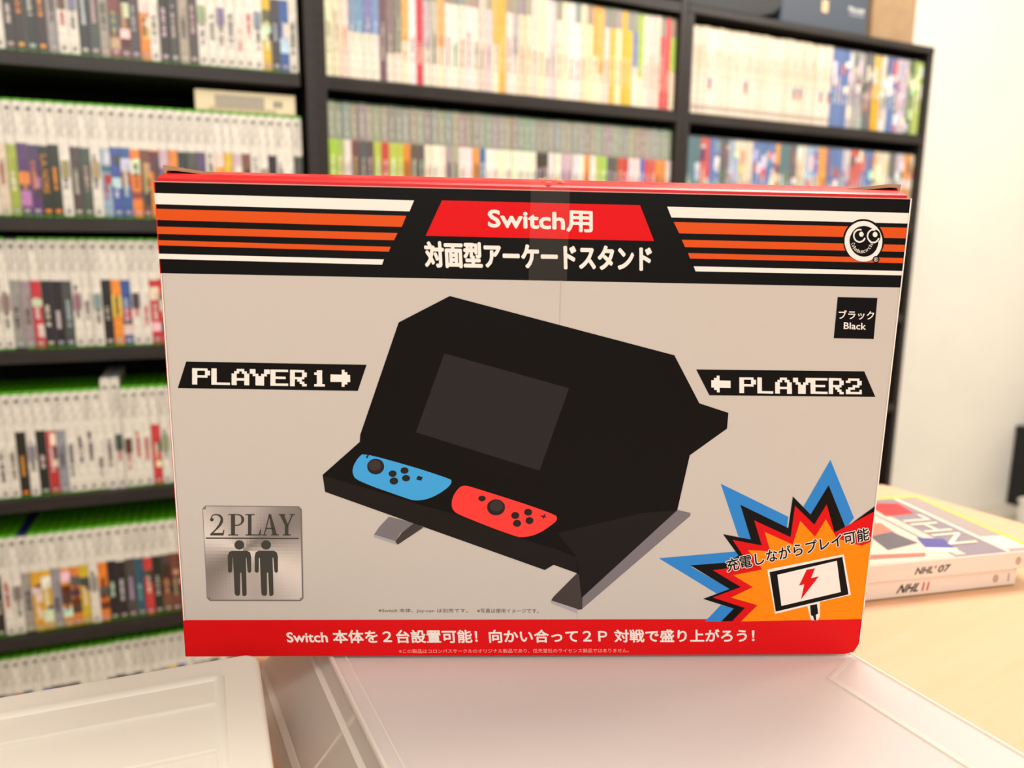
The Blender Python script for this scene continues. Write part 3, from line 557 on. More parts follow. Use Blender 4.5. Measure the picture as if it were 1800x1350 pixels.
(3,'white',[(282.6,146.7),(285.0,146.7),(285.1,145.5),(282.7,145.5)]),
(3,'white',[(282.7,145.6),(285.1,145.6),(285.2,144.4),(282.8,144.4)]),
(3,'white',[(291.3,152.6),(293.6,152.5),(293.7,151.3),(291.4,151.4)]),
(3,'white',[(291.4,151.4),(293.7,151.4),(293.8,150.2),(291.5,150.2)]),
(3,'white',[(291.5,150.2),(293.8,150.2),(293.9,149.0),(291.6,149.0)]),
(3,'white',[(291.6,149.1),(293.9,149.0),(294.0,147.8),(291.7,147.9)]),
(3,'white',[(291.7,147.9),(294.0,147.9),(294.1,146.7),(291.8,146.7)]),
(3,'white',[(291.8,146.7),(294.1,146.7),(294.2,145.5),(291.9,145.5)]),
(3,'white',[(291.9,145.6),(300.0,145.5),(300.1,144.3),(292.0,144.4)]),
(3,'white',[(302.8,152.6),(306.4,152.6),(306.6,151.4),(302.9,151.4)]),
(3,'white',[(301.7,151.4),(304.1,151.4),(304.2,150.2),(301.8,150.2)]),
(3,'white',[(305.3,151.4),(307.8,151.4),(307.9,150.2),(305.5,150.2)]),
(3,'white',[(300.6,150.3),(303.0,150.3),(303.1,149.0),(300.7,149.1)]),
(3,'white',[(306.7,150.2),(309.1,150.2),(309.2,149.0),(306.8,149.0)]),
(3,'white',[(300.7,149.1),(303.1,149.1),(303.2,147.9),(300.8,147.9)]),
(3,'white',[(306.8,149.1),(309.2,149.0),(309.3,147.8),(306.9,147.9)]),
(3,'white',[(300.8,147.9),(309.3,147.9),(309.5,146.7),(300.9,146.7)]),
(3,'white',[(300.9,146.8),(303.3,146.7),(303.4,145.5),(301.0,145.6)]),
(3,'white',[(307.0,146.7),(309.5,146.7),(309.6,145.5),(307.1,145.5)]),
(3,'white',[(301.0,145.6),(303.4,145.6),(303.6,144.4),(301.1,144.4)]),
(3,'white',[(307.1,145.5),(309.6,145.5),(309.7,144.3),(307.2,144.3)]),
(3,'white',[(309.5,152.6),(312.1,152.6),(312.2,151.4),(309.6,151.4)]),
(3,'white',[(316.0,152.6),(318.6,152.6),(318.7,151.4),(316.1,151.4)]),
(3,'white',[(309.6,151.5),(312.2,151.5),(312.4,150.3),(309.8,150.3)]),
(3,'white',[(316.1,151.4),(318.7,151.4),(318.8,150.2),(316.2,150.2)]),
(3,'white',[(311.1,150.3),(313.6,150.3),(313.8,149.1),(311.2,149.1)]),
(3,'white',[(314.9,150.3),(317.5,150.3),(317.7,149.0),(315.1,149.1)]),
(3,'white',[(312.5,149.1),(316.4,149.1),(316.5,147.9),(312.6,147.9)]),
(3,'white',[(312.6,148.0),(316.5,147.9),(316.6,146.7),(312.7,146.7)]),
(3,'white',[(312.7,146.8),(316.6,146.8),(316.7,145.5),(312.8,145.6)]),
(3,'white',[(312.8,145.6),(316.7,145.6),(316.8,144.4),(312.9,144.4)]),
(3,'white',[(318.5,152.6),(327.2,152.6),(327.4,151.4),(318.6,151.4)]),
(3,'white',[(318.6,151.5),(321.1,151.4),(321.2,150.2),(318.7,150.3)]),
(3,'white',[(318.7,150.3),(321.2,150.3),(321.3,149.1),(318.8,149.1)]),
(3,'white',[(318.8,149.1),(326.4,149.1),(326.5,147.9),(318.9,147.9)]),
(3,'white',[(318.9,148.0),(321.5,148.0),(321.6,146.8),(319.1,146.8)]),
(3,'white',[(319.1,146.8),(321.6,146.8),(321.7,145.6),(319.2,145.6)]),
(3,'white',[(319.2,145.7),(328.0,145.6),(328.1,144.4),(319.3,144.5)]),
(3,'white',[(327.9,152.7),(334.4,152.6),(334.5,151.4),(328.0,151.5)]),
(3,'white',[(328.0,151.5),(330.2,151.5),(330.3,150.3),(328.1,150.3)]),
(3,'white',[(333.4,151.5),(335.6,151.5),(335.8,150.3),(333.6,150.3)]),
(3,'white',[(328.1,150.3),(330.3,150.3),(330.4,149.1),(328.3,149.1)]),
(3,'white',[(333.6,150.3),(335.8,150.3),(335.9,149.1),(333.7,149.1)]),
(3,'white',[(328.2,149.2),(334.8,149.1),(334.9,147.9),(328.4,148.0)]),
(3,'white',[(328.4,148.0),(330.6,148.0),(330.7,146.8),(328.5,146.8)]),
(3,'white',[(331.6,148.0),(333.8,148.0),(334.0,146.8),(331.8,146.8)]),
(3,'white',[(328.5,146.9),(330.7,146.8),(330.8,145.6),(328.6,145.7)]),
(3,'white',[(332.9,146.8),(335.0,146.8),(335.2,145.6),(333.0,145.6)]),
(3,'white',[(328.6,145.7),(330.8,145.7),(330.9,144.5),(328.7,144.5)]),
(3,'white',[(334.1,145.7),(336.3,145.6),(336.4,144.4),(334.2,144.4)]),
(3,'white',[(337.8,152.6),(343.7,152.6),(343.8,151.4),(338.0,151.4)]),
(3,'white',[(336.8,151.5),(339.1,151.5),(339.3,150.3),(336.9,150.3)]),
(3,'white',[(342.6,151.4),(345.0,151.4),(345.1,150.2),(342.8,150.3)]),
(3,'white',[(342.8,150.3),(345.1,150.3),(345.2,149.1),(342.9,149.1)]),
(3,'white',[(340.5,149.2),(344.0,149.1),(344.2,147.9),(340.7,148.0)]),
(3,'white',[(338.3,148.0),(341.8,148.0),(342.0,146.8),(338.5,146.8)]),
(3,'white',[(337.3,146.9),(339.6,146.9),(339.8,145.7),(337.4,145.7)]),
(3,'white',[(344.3,146.8),(345.5,146.8),(345.6,145.6),(344.5,145.6)]),
(3,'white',[(337.4,145.7),(345.6,145.7),(345.8,144.5),(337.6,144.5)]),
(2,'black',[(137.1,190.7),(248.6,163.2),(262.8,138.9),(278.0,134.1),(277.9,125.9),(259.7,111.7),(255.1,82.3),(207.1,33.3),(204.2,47.2),(191.8,51.9),(187.2,49.0),(124.1,72.6),(74.8,91.1),(73.8,100.0),(92.6,117.3),(92.9,121.0),(112.4,177.5)]),
(3,'screen',[(134.6,162.6),(196.6,145.9),(183.0,103.0),(120.5,122.5)]),
(3,'lip',[(73.8,99.8),(90.3,94.8),(122.1,84.6),(138.2,80.2),(171.6,67.2),(193.5,60.3),(203.8,56.1),(204.2,47.2),(191.8,51.9),(187.2,49.0),(124.1,72.6),(74.8,91.1)]),
(3,'lip',[(193.2,69.4),(236.8,80.6),(255.1,82.3),(207.1,33.3),(203.8,56.1)]),
(2,'grey',[(255.1,82.3),(262.1,80.7),(262.0,79.0),(207.4,26.8),(207.1,33.6)]),
(2,'footdark',[(204.2,47.2),(212.2,39.8),(207.6,33.6),(207.7,26.7),(205.4,26.5),(191.1,31.9),(192.4,34.1)]),
(3,'greylight',[(191.1,31.9),(205.1,27.0),(205.1,24.6),(191.2,30.2)]),
(2,'grey',[(106.7,78.0),(119.5,74.6),(112.4,69.1),(109.8,64.0),(98.9,68.1),(101.8,72.5)]),
(3,'footdark',[(119.5,74.6),(124.3,72.3),(111.1,62.9),(109.8,64.3),(113.1,69.4)]),
(3,'greylight',[(98.9,68.4),(110.2,64.7),(110.7,62.9),(98.9,67.0)]),
(4,'joyblue',[(111.0,106.9),(121.7,103.7),(129.8,101.0),(135.3,99.1),(138.2,97.9),(138.4,97.3),(138.4,96.7),(138.2,96.0),(137.8,95.3),(137.2,94.5),(136.4,93.7),(135.4,92.8),(134.3,92.0),(133.0,91.0),(131.7,90.2),(130.3,89.4),(128.9,88.7),(127.5,88.1),(126.1,87.6),(124.6,87.2),(123.2,87.0),(121.7,86.8),(120.4,86.8),(119.2,86.9),(118.1,87.1),(117.2,87.4),(114.9,88.2),(111.2,89.5),(106.3,91.3),(100.0,93.6),(95.2,95.6),(91.8,97.2),(89.9,98.5),(89.4,99.4),(89.1,100.3),(88.8,101.3),(88.8,102.2),(88.9,103.1),(89.1,104.1),(89.5,105.2),(90.1,106.4),(90.8,107.6),(91.5,108.7),(92.3,109.6),(93.0,110.3),(93.8,110.9),(97.1,110.6),(102.8,109.2)]),
(4,'joyred',[(146.3,94.7),(147.9,94.3),(151.7,93.1),(157.6,91.2),(165.7,88.6),(175.9,85.2),(183.8,82.4),(189.2,80.3),(192.2,78.9),(192.6,78.1),(192.7,77.3),(192.5,76.5),(192.0,75.7),(191.1,74.8),(190.0,73.9),(188.8,72.9),(187.3,71.8),(185.7,70.6),(184.0,69.7),(182.3,68.8),(180.4,68.1),(178.4,67.6),(176.7,67.3),(175.0,67.2),(173.5,67.2),(172.2,67.5),(169.5,68.4),(165.4,69.9),(159.9,72.0),(153.0,74.8),(147.7,77.0),(143.8,78.7),(141.4,79.9),(140.5,80.5),(139.8,81.3),(139.2,82.2),(138.8,83.2),(138.6,84.4),(138.6,85.5),(138.7,86.7),(139.0,87.9),(139.4,89.2),(140.0,90.4),(140.7,91.6),(141.5,92.7),(142.5,93.8),(143.6,94.5),(144.9,94.8)]),
(5,'btn',[(104.6,104.6),(104.4,103.2),(103.6,102.0),(102.5,101.0),(101.0,100.5),(99.6,100.5),(98.2,101.0),(97.0,101.9),(96.3,103.2),(96.1,104.6),(96.3,106.0),(97.1,107.2),(98.2,108.1),(99.7,108.6),(101.1,108.6),(102.5,108.2),(103.7,107.3),(104.4,106.0)]),
(5,'btn',[(110.8,100.9),(110.7,100.3),(110.3,99.8),(109.8,99.4),(109.1,99.2),(108.4,99.2),(107.8,99.4),(107.2,99.8),(106.9,100.3),(106.8,100.9),(106.9,101.5),(107.3,102.0),(107.8,102.4),(108.5,102.6),(109.2,102.6),(109.8,102.4),(110.4,102.1),(110.7,101.5)]),
(5,'btn',[(116.8,102.6),(116.7,102.0),(116.3,101.5),(115.8,101.1),(115.1,100.9),(114.4,100.9),(113.8,101.1),(113.2,101.4),(112.9,102.0),(112.7,102.6),(112.9,103.1),(113.2,103.7),(113.8,104.1),(114.4,104.3),(115.1,104.3),(115.8,104.1),(116.3,103.7),(116.7,103.2)]),
(5,'btn',[(111.6,97.1),(111.4,96.4),(111.1,95.9),(110.5,95.4),(109.8,95.2),(109.0,95.2),(108.3,95.4),(107.7,95.8),(107.4,96.4),(107.2,97.0),(107.4,97.7),(107.8,98.3),(108.3,98.7),(109.0,98.9),(109.8,98.9),(110.5,98.7),(111.1,98.3),(111.4,97.7)]),
(5,'btn',[(117.6,98.6),(117.4,98.0),(117.1,97.5),(116.5,97.1),(115.9,96.9),(115.2,96.9),(114.5,97.1),(114.0,97.4),(113.6,98.0),(113.5,98.6),(113.6,99.2),(114.0,99.7),(114.5,100.1),(115.2,100.3),(115.9,100.3),(116.5,100.1),(117.1,99.7),(117.4,99.2)]),
(5,'btn',[(165.9,83.3),(165.6,81.8),(164.8,80.5),(163.6,79.5),(162.1,79.0),(160.5,79.0),(158.9,79.5),(157.7,80.5),(156.9,81.8),(156.6,83.3),(156.8,84.8),(157.6,86.1),(158.8,87.0),(160.3,87.6),(161.9,87.6),(163.5,87.1),(164.7,86.1),(165.6,84.8)]),
(5,'btn',[(156.0,88.0),(155.8,87.5),(155.5,87.1),(155.0,86.7),(154.4,86.5),(153.7,86.5),(153.1,86.7),(152.6,87.0),(152.2,87.5),(152.1,88.0),(152.2,88.5),(152.5,89.0),(153.0,89.3),(153.7,89.5),(154.3,89.5),(155.0,89.3),(155.5,89.0),(155.8,88.5)]),
(5,'btn',[(179.8,80.8),(179.7,80.1),(179.4,79.5),(178.9,79.1),(178.2,78.9),(177.5,78.9),(176.8,79.1),(176.2,79.5),(175.8,80.1),(175.7,80.7),(175.8,81.4),(176.1,82.0),(176.7,82.4),(177.4,82.6),(178.1,82.6),(178.8,82.4),(179.3,82.0),(179.7,81.4)]),
(5,'btn',[(173.3,79.0),(173.1,78.3),(172.8,77.7),(172.3,77.3),(171.6,77.1),(170.9,77.1),(170.2,77.3),(169.6,77.7),(169.2,78.3),(169.1,78.9),(169.2,79.6),(169.6,80.2),(170.1,80.6),(170.8,80.8),(171.5,80.8),(172.2,80.6),(172.7,80.2),(173.1,79.6)]),
(5,'btn',[(180.6,76.2),(180.5,75.6),(180.2,75.0),(179.6,74.6),(179.0,74.3),(178.2,74.3),(177.5,74.6),(177.0,75.0),(176.6,75.6),(176.5,76.2),(176.6,76.9),(176.9,77.5),(177.5,77.9),(178.1,78.1),(178.9,78.1),(179.5,77.9),(180.1,77.5),(180.5,76.9)]),
(5,'btn',[(174.3,74.7),(174.2,74.0),(173.8,73.5),(173.3,73.0),(172.6,72.8),(171.9,72.8),(171.2,73.0),(170.6,73.4),(170.2,74.0),(170.1,74.7),(170.2,75.3),(170.6,75.9),(171.1,76.4),(171.8,76.6),(172.5,76.6),(173.2,76.4),(173.8,75.9),(174.1,75.4)]),
(6,'btn2',[(103.0,105.3),(102.8,104.3),(102.3,103.5),(101.4,102.9),(100.4,102.5),(99.3,102.5),(98.2,102.8),(97.4,103.4),(96.9,104.3),(96.7,105.2),(96.9,106.2),(97.5,107.0),(98.3,107.6),(99.3,108.0),(100.4,108.0),(101.5,107.7),(102.3,107.1),(102.8,106.2)]),
(6,'btn2',[(164.8,84.1),(164.6,83.1),(164.1,82.2),(163.2,81.5),(162.1,81.1),(160.9,81.1),(159.8,81.5),(158.9,82.2),(158.3,83.1),(158.1,84.1),(158.3,85.1),(158.8,86.0),(159.7,86.7),(160.8,87.0),(162.0,87.1),(163.1,86.7),(164.0,86.0),(164.6,85.1)]),
(5,'btn',[(121.5,99.9),(123.9,99.3),(123.2,97.3),(120.6,97.9)]),
(5,'btn',[(96.5,111.0),(97.3,110.8),(96.2,108.8),(95.5,109.2)]),
(5,'btn',[(184.5,79.1),(187.1,78.5),(186.9,77.8),(184.2,78.5)]),
(5,'btn',[(186.0,79.8),(186.7,79.7),(185.8,77.2),(185.2,77.5)]),
(2,'blue',[(276.8,96.6),(313.8,78.8),(313.7,72.4),(294.7,65.8),(288.2,67.9)]),
(2,'blue',[(333.1,109.8),(348.9,78.3),(344.9,72.5),(325.6,79.4),(321.3,84.3)]),
(2,'blue',[(247.0,55.6),(289.3,59.6),(291.0,52.1),(264.3,50.9),(286.1,38.3),(279.1,35.7)]),
(2,'blue',[(281.8,29.1),(289.3,27.1),(283.1,19.7),(274.0,19.7)]),
(3,'black',[(360.0,85.4),(344.9,72.9),(333.5,96.2),(325.5,80.1),(315.2,90.0),(314.3,72.6),(287.9,85.3),(295.0,66.2),(280.0,69.1),(289.1,57.2),(283.5,53.3),(263.9,51.7),(285.8,38.3),(272.0,32.7),(288.9,27.1),(282.7,19.8),(360.0,21.0),(360.0,66.3),(360.0,68.7)]),
(4,'red',[(360.0,82.4),(339.2,70.2),(333.5,85.8),(328.0,74.6),(316.8,84.9),(316.0,67.6),(295.9,76.8),(301.1,62.9),(285.3,66.0),(292.1,56.4),(286.7,50.5),(276.0,49.0),(291.7,39.5),(277.1,33.5),(294.9,27.5),(288.4,19.7),(360.0,21.0),(360.0,66.3),(360.0,67.1)]),
(5,'amber',[(360.0,65.6),(354.6,62.8),(340.7,67.1),(333.8,77.5),(329.0,67.8),(320.3,76.7),(317.5,63.5),(302.0,70.4),(305.8,59.8),(293.7,60.3),(299.0,54.5),(302.4,49.4),(287.0,46.2),(298.2,39.5),(286.9,33.5),(301.6,29.1),(293.3,19.7),(360.0,21.0),(360.0,66.3)]),
(6,'white',[(305.0,49.4),(345.4,58.1),(351.7,35.0),(335.2,31.0),(336.1,22.6),(335.0,20.3),(331.6,20.3),(330.6,22.6),(328.6,28.6),(311.5,24.1)]),
(7,'black',[(306.4,48.0),(344.8,56.7),(350.4,35.3),(311.7,25.4)]),
(8,'white',[(310.7,46.5),(342.0,54.5),(346.0,36.7),(314.5,28.7)]),
(9,'red',[(326.2,49.4),(330.7,50.3),(329.0,44.6),(333.2,45.7),(324.7,32.4),(325.7,41.1),(322.9,40.4)]),
(7,'black',[(330.0,29.0),(333.7,29.8),(335.0,24.3),(333.7,23.5),(334.3,20.4),(333.1,20.4),(332.2,22.9),(331.1,23.2)]),
(4,'pict',[(14.2,66.5),(60.9,66.4),(60.9,65.8),(14.2,65.8)]),
(4,'pict',[(33.3,62.5),(33.2,61.7),(32.8,61.0),(32.2,60.4),(31.5,60.1),(30.7,59.9),(29.9,60.1),(29.2,60.4),(28.7,61.0),(28.4,61.7),(28.3,62.5),(28.5,63.3),(28.9,64.0),(29.4,64.6),(30.2,64.9),(30.9,65.1),(31.7,64.9),(32.4,64.6),(32.9,64.0),(33.2,63.3)]),
(4,'pict',[(24.7,56.3),(25.4,58.5),(26.9,59.3),(34.6,59.4),(36.0,58.5),(36.5,56.3),(36.2,48.0),(35.2,47.2),(34.3,48.0),(34.1,55.5),(33.8,55.5),(33.3,35.4),(32.5,34.4),(31.1,34.7),(31.1,47.4),(30.6,47.4),(30.0,35.4),(29.0,34.5),(27.7,34.8),(27.2,35.8),(27.3,55.5),(27.0,55.5),(26.5,48.0),(25.5,47.2),(24.4,48.0)]),
(4,'pict',[(46.8,62.5),(46.6,61.8),(46.3,61.0),(45.7,60.5),(45.0,60.1),(44.2,60.0),(43.4,60.1),(42.7,60.5),(42.2,61.0),(41.8,61.7),(41.8,62.5),(41.9,63.3),(42.3,64.0),(42.9,64.6),(43.6,65.0),(44.4,65.1),(45.1,65.0),(45.8,64.6),(46.4,64.1),(46.7,63.3)]),
(4,'pict',[(38.2,56.3),(38.9,58.5),(40.4,59.4),(48.1,59.4),(49.5,58.5),(50.0,56.3),(49.7,48.0),(48.8,47.2),(47.9,48.0),(47.6,55.6),(47.3,55.6),(47.0,35.4),(46.1,34.4),(44.8,34.7),(44.7,47.4),(44.1,47.4),(43.7,35.4),(42.7,34.5),(41.3,34.8),(40.8,35.8),(40.8,55.5),(40.4,55.5),(40.0,48.0),(39.1,47.2),(37.9,48.0)]),
(4,'pict',[(18.7,76.1),(18.6,75.6),(18.3,75.3),(18.0,75.1),(17.5,75.1),(17.2,75.3),(16.9,75.6),(16.9,76.1),(17.0,76.5),(17.2,76.8),(17.6,77.0),(18.1,77.0),(18.4,76.8),(18.7,76.5)]),
(4,'pict',[(17.7,76.0),(17.7,76.1),(17.1,76.2),(17.1,76.1)]),
(4,'pict',[(17.7,76.1),(17.8,76.4),(17.2,76.5),(17.1,76.2)]),
(4,'pict',[(17.8,76.4),(17.8,76.8),(17.2,76.9),(17.2,76.5)]),
(4,'pict',[(17.8,76.8),(17.9,77.3),(17.4,77.4),(17.2,76.9)]),
(4,'pict',[(17.9,77.3),(18.1,77.6),(17.6,77.9),(17.4,77.4)]),
(4,'pict',[(18.1,77.6),(18.3,77.9),(18.0,78.4),(17.6,77.9)]),
(4,'pict',[(18.3,77.9),(18.7,78.2),(18.5,78.7),(18.0,78.4)]),
(4,'pict',[(18.7,78.2),(19.3,78.4),(19.1,79.0),(18.5,78.7)]),
(4,'pict',[(19.3,78.4),(19.8,78.4),(19.8,79.1),(19.1,79.0)]),
(4,'pict',[(19.8,78.4),(20.3,78.4),(20.4,79.1),(19.8,79.1)]),
(4,'pict',[(20.3,78.4),(20.8,78.2),(21.1,79.0),(20.4,79.1)]),
(4,'pict',[(20.8,78.2),(21.3,77.9),(21.8,78.8),(21.1,79.0)]),
(4,'pict',[(21.3,77.9),(21.7,77.5),(22.4,78.4),(21.8,78.8)]),
(4,'pict',[(21.7,77.5),(21.9,77.2),(22.9,77.9),(22.4,78.4)]),
(4,'pict',[(21.9,77.2),(22.0,76.8),(23.2,77.3),(22.9,77.9)]),
(4,'pict',[(22.0,76.8),(22.1,76.4),(23.4,76.6),(23.2,77.3)]),
(4,'pict',[(22.1,76.4),(22.0,75.9),(23.4,75.9),(23.4,76.6)]),
(4,'pict',[(22.0,75.9),(21.9,75.5),(23.3,75.1),(23.4,75.9)]),
(4,'pict',[(21.9,75.5),(21.8,75.0),(23.1,74.4),(23.3,75.1)]),
(4,'pict',[(21.8,75.0),(21.5,74.4),(22.7,73.7),(23.1,74.4)]),
(4,'pict',[(21.5,74.4),(21.2,73.8),(22.2,73.0),(22.7,73.7)]),
(4,'pict',[(21.2,73.8),(20.8,73.1),(21.7,72.4),(22.2,73.0)]),
(4,'pict',[(20.8,73.1),(20.3,72.5),(21.1,71.7),(21.7,72.4)]),
(4,'pict',[(20.3,72.5),(19.8,71.8),(20.5,71.1),(21.1,71.7)]),
(4,'pict',[(19.8,71.8),(19.3,71.1),(19.8,70.5),(20.5,71.1)]),
(4,'pict',[(19.3,71.1),(18.7,70.5),(19.2,69.9),(19.8,70.5)]),
(4,'pict',[(18.7,70.5),(18.1,69.9),(18.6,69.3),(19.2,69.9)]),
(4,'pict',[(18.1,69.9),(17.5,69.3),(17.9,68.8),(18.6,69.3)]),
(4,'pict',[(17.5,69.3),(17.1,68.8),(17.5,68.4),(17.9,68.8)]),
(4,'pict',[(17.1,68.8),(16.8,68.5),(17.2,68.1),(17.5,68.4)]),
(4,'pict',[(16.8,68.5),(16.7,68.4),(17.0,67.9),(17.2,68.1)]),
(4,'pict',[(16.4,67.6),(23.2,67.6),(23.8,70.5),(23.2,70.5),(22.8,69.0),(16.9,69.0)]),
(4,'pict',[(26.9,67.6),(28.9,67.6),(29.5,79.1),(27.4,79.1)]),
(4,'pict',[(25.5,67.6),(30.5,67.6),(30.5,68.2),(25.5,68.2)]),
(4,'pict',[(26.0,78.5),(29.7,78.5),(29.7,79.1),(26.0,79.0)]),
(4,'pict',[(29.3,78.5),(29.5,78.5),(29.5,79.1),(29.3,79.1)]),
(4,'pict',[(29.5,78.5),(29.8,78.5),(29.9,79.1),(29.5,79.1)]),
(4,'pict',[(29.8,78.5),(30.4,78.5),(30.4,79.1),(29.9,79.1)]),
(4,'pict',[(30.4,78.5),(31.1,78.4),(31.2,79.1),(30.4,79.1)]),
(4,'pict',[(31.1,78.4),(31.7,78.2),(32.0,78.9),(31.2,79.1)]),
(4,'pict',[(31.7,78.2),(32.1,77.9),(32.6,78.6),(32.0,78.9)]),
(4,'pict',[(32.1,77.9),(32.3,77.5),(33.2,78.1),(32.6,78.6)]),
(4,'pict',[(32.3,77.5),(32.4,76.9),(33.7,77.4),(33.2,78.1)]),
(4,'pict',[(32.4,76.9),(32.5,76.4),(33.9,76.6),(33.7,77.4)]),
(4,'pict',[(32.5,76.4),(32.4,75.9),(33.9,75.8),(33.9,76.6)]),
(4,'pict',[(32.4,75.9),(32.4,75.4),(33.6,74.9),(33.9,75.8)]),
(4,'pict',[(32.4,75.4),(32.2,74.7),(33.0,74.1),(33.6,74.9)]),
(4,'pict',[(32.2,74.7),(31.9,74.2),(32.4,73.6),(33.0,74.1)]),
(4,'pict',[(31.9,74.2),(31.4,73.8),(31.7,73.1),(32.4,73.6)]),
(4,'pict',[(31.4,73.8),(30.9,73.5),(31.0,72.9),(31.7,73.1)]),
(4,'pict',[(30.9,73.5),(30.1,73.4),(30.2,72.8),(31.0,72.9)]),
(4,'pict',[(30.1,73.4),(29.6,73.4),(29.6,72.8),(30.2,72.8)]),
(4,'pict',[(29.6,73.4),(29.2,73.3),(29.2,72.7),(29.6,72.8)]),
(4,'pict',[(29.2,73.3),(29.0,73.3),(29.0,72.7),(29.2,72.7)]),
(4,'pict',[(35.4,67.6),(37.2,67.6),(37.7,79.1),(35.9,79.1)]),
(4,'pict',[(34.6,78.5),(39.2,78.5),(39.3,79.1),(34.6,79.1)]),
(4,'pict',[(34.1,67.6),(41.8,67.7),(41.8,68.2),(34.2,68.2)]),
(4,'pict',[(41.8,67.7),(42.1,71.1),(41.7,71.1),(40.8,68.2)]),
(4,'pict',[(46.2,79.1),(47.4,79.1),(50.0,67.7),(47.8,67.7)]),
(4,'pict',[(46.4,79.1),(46.9,78.6),(43.8,67.7),(43.2,67.7)]),
(4,'pict',[(44.4,71.1),(48.3,71.1),(48.4,71.8),(44.4,71.8)]),
(4,'pict',[(42.2,67.7),(44.9,67.7),(44.9,68.2),(42.2,68.2)]),
(4,'pict',[(46.9,67.7),(50.9,67.7),(50.9,68.3),(46.9,68.2)]),
(4,'pict',[(51.6,79.1),(53.8,79.2),(55.9,72.9),(54.2,72.9)]),
(4,'pict',[(57.9,79.2),(58.6,79.2),(55.7,72.5),(55.1,72.9)]),
(4,'pict',[(53.9,67.7),(55.7,67.7),(55.9,73.1),(54.1,73.1)]),
(4,'pict',[(51.1,78.6),(54.6,78.6),(54.6,79.2),(51.1,79.1)]),
(4,'pict',[(56.7,78.6),(59.4,78.6),(59.4,79.2),(56.8,79.2)]),
(4,'pict',[(52.8,67.7),(56.9,67.7),(57.0,68.3),(52.8,68.3)]),
]
TEXTS = [
(3, 'white', 'Switch用', [(155.49, 223.11), (205.02, 222.46), (204.61, 231.9)], 0.55),
(3, 'white', '対面型アーケードスタンド', [(125.66, 204.57), (234.6, 204.46), (233.91, 216.14)], 0.75),
(5, 'dim', 'R', [(345.06, 211.57), (346.04, 211.59), (345.92, 212.62)], 0.1),
(3, 'white', 'ブラック', [(329.9, 182.53), (347.78, 182.42), (347.42, 186.79)], 0.12),
(3, 'white', 'Black', [(332.97, 177.65), (344.19, 177.43), (343.97, 180.69)], 0.12),
(3, 'dim2', '※Switch 本体、Joy-con は別売です。', [(100.7, 24.85), (147.26, 24.61), (147.23, 27.21)], 0.0),
(3, 'dim2', '※写真は使用イメージです。', [(152.31, 24.75), (184.64, 24.54), (184.56, 27.14)], 0.0),
(7, 'outline', '充電しながらプレイ可能', [(283.87, 48.02), (358.36, 66.33), (356.95, 73.32)], 0.9),
(8, 'black', '充電しながらプレイ可能', [(283.87, 48.02), (358.36, 66.33), (356.95, 73.32)], 0.22),
(3, 'white', 'Switch 本体を２台設置可能！向かい合って２Ｐ 対戦で盛り上がろう！', [(53.24, 7.87), (301.51, 7.78), (300.89, 14.96)], 0.33),
(3, 'pink', '※この製品はコロンパスサークルのオリジナル製品であり、任天堂社のライセンス製品ではありません。', [(111.28, 1.75), (233.8, 1.71), (233.67, 4.11)], 0.0),
]

HB = .24175; WB = .36; DB = .09
yaw, pt, ro = -.418, .0126, .0106
RM = Matrix.Rotation(yaw, 4, 'Z') @ Matrix.Rotation(ro, 4, 'Y') @ Matrix.Rotation(pt, 4, 'X')
BX = empty('retail_box', (0, 0, 0)); BX.matrix_world = Matrix.Translation((.0155, .4116, 1-.2161)) @ RM
tag(BX, 'large retail box for an arcade stand, red black and grey, in the centre', 'box')
mb = MB(); mb.hexa([(0, .0002, .0002), (WB-.0045, .0035, .0030), (WB, DB, .0002), (0, DB, .0002)], [(0, .0002, HB), (WB, .0002, HB), (WB, DB, HB), (0, DB, HB)]); mb.build('carton_body', m_red, BX, .0009)
INK = dict(black=(9, 7, 6), white=(240, 232, 224), grey0=(200, 192, 184), orange=(218, 82, 24), red=(218, 14, 20), dim=(214, 204, 194), dim2=(104, 94, 84), pink=(250, 170, 160), screen=(40, 37, 39), lip=(27, 22, 20),
           grey=(122, 116, 120), greylight=(168, 164, 170), footdark=(68, 60, 58), joyblue=(66, 164, 226), joyblued=(48, 132, 190), joyred=(252, 62, 58), btn=(38, 32, 32), btn2=(58, 50, 50), blue=(48, 132, 208),
           amber=(254, 136, 8), outline=(236, 228, 218), pict=(66, 64, 58), crease=(190, 180, 168))
mb = MB()
NI = {}
def ink(level, name, P):
    NI[level] = k = NI.get(level, 0)+1
    mb.poly([(u*.001, -.00005*level-.000001*min(k, 44), v*.001) for u, v in P], INK[name] if isinstance(name, str) else name)
HT = HB*1000
ink(0, 'grey0', [(0.3, .3), (352, .3), (357, 1.6), (359.7, 7), (359.7, HT-.2), (.3, HT-.2)])
ink(1, 'black', [(.3, 199.2), (359.7, 198.6), (359.7, HT-.2), (.3, HT-.2)])
ink(1, 'red', [(.3, .3), (352, .3), (357, 1.6), (359.7, 7), (359.7, 21), (.3, 21)])
ink(2, 'red', [(0.1, .3), (.5, .3), (.5, HT-.2), (.1, HT-.2)]); ink(12, 'white', [(.5, 21), (1.1, 21), (1.1, 199), (.5, 199)]); ink(12, (206, 150, 140), [(.3, HT-.7), (359.7, HT-.7), (359.7, HT-.2), (.3, HT-.2)])
ink(12, 'white', [(359.1, 6), (359.75, 6), (359.75, HT-.2), (359.1, HT-.2)])
ink(1, 'crease', [(190.6, 158), (191.3, 158), (191.1, 199), (190.4, 199)]); ink(1, 'crease', [(204.8, 21), (205.3, 21), (204.9, 60), (204.5, 60)])
for lv, c, P in ART: ink(lv, c, P)
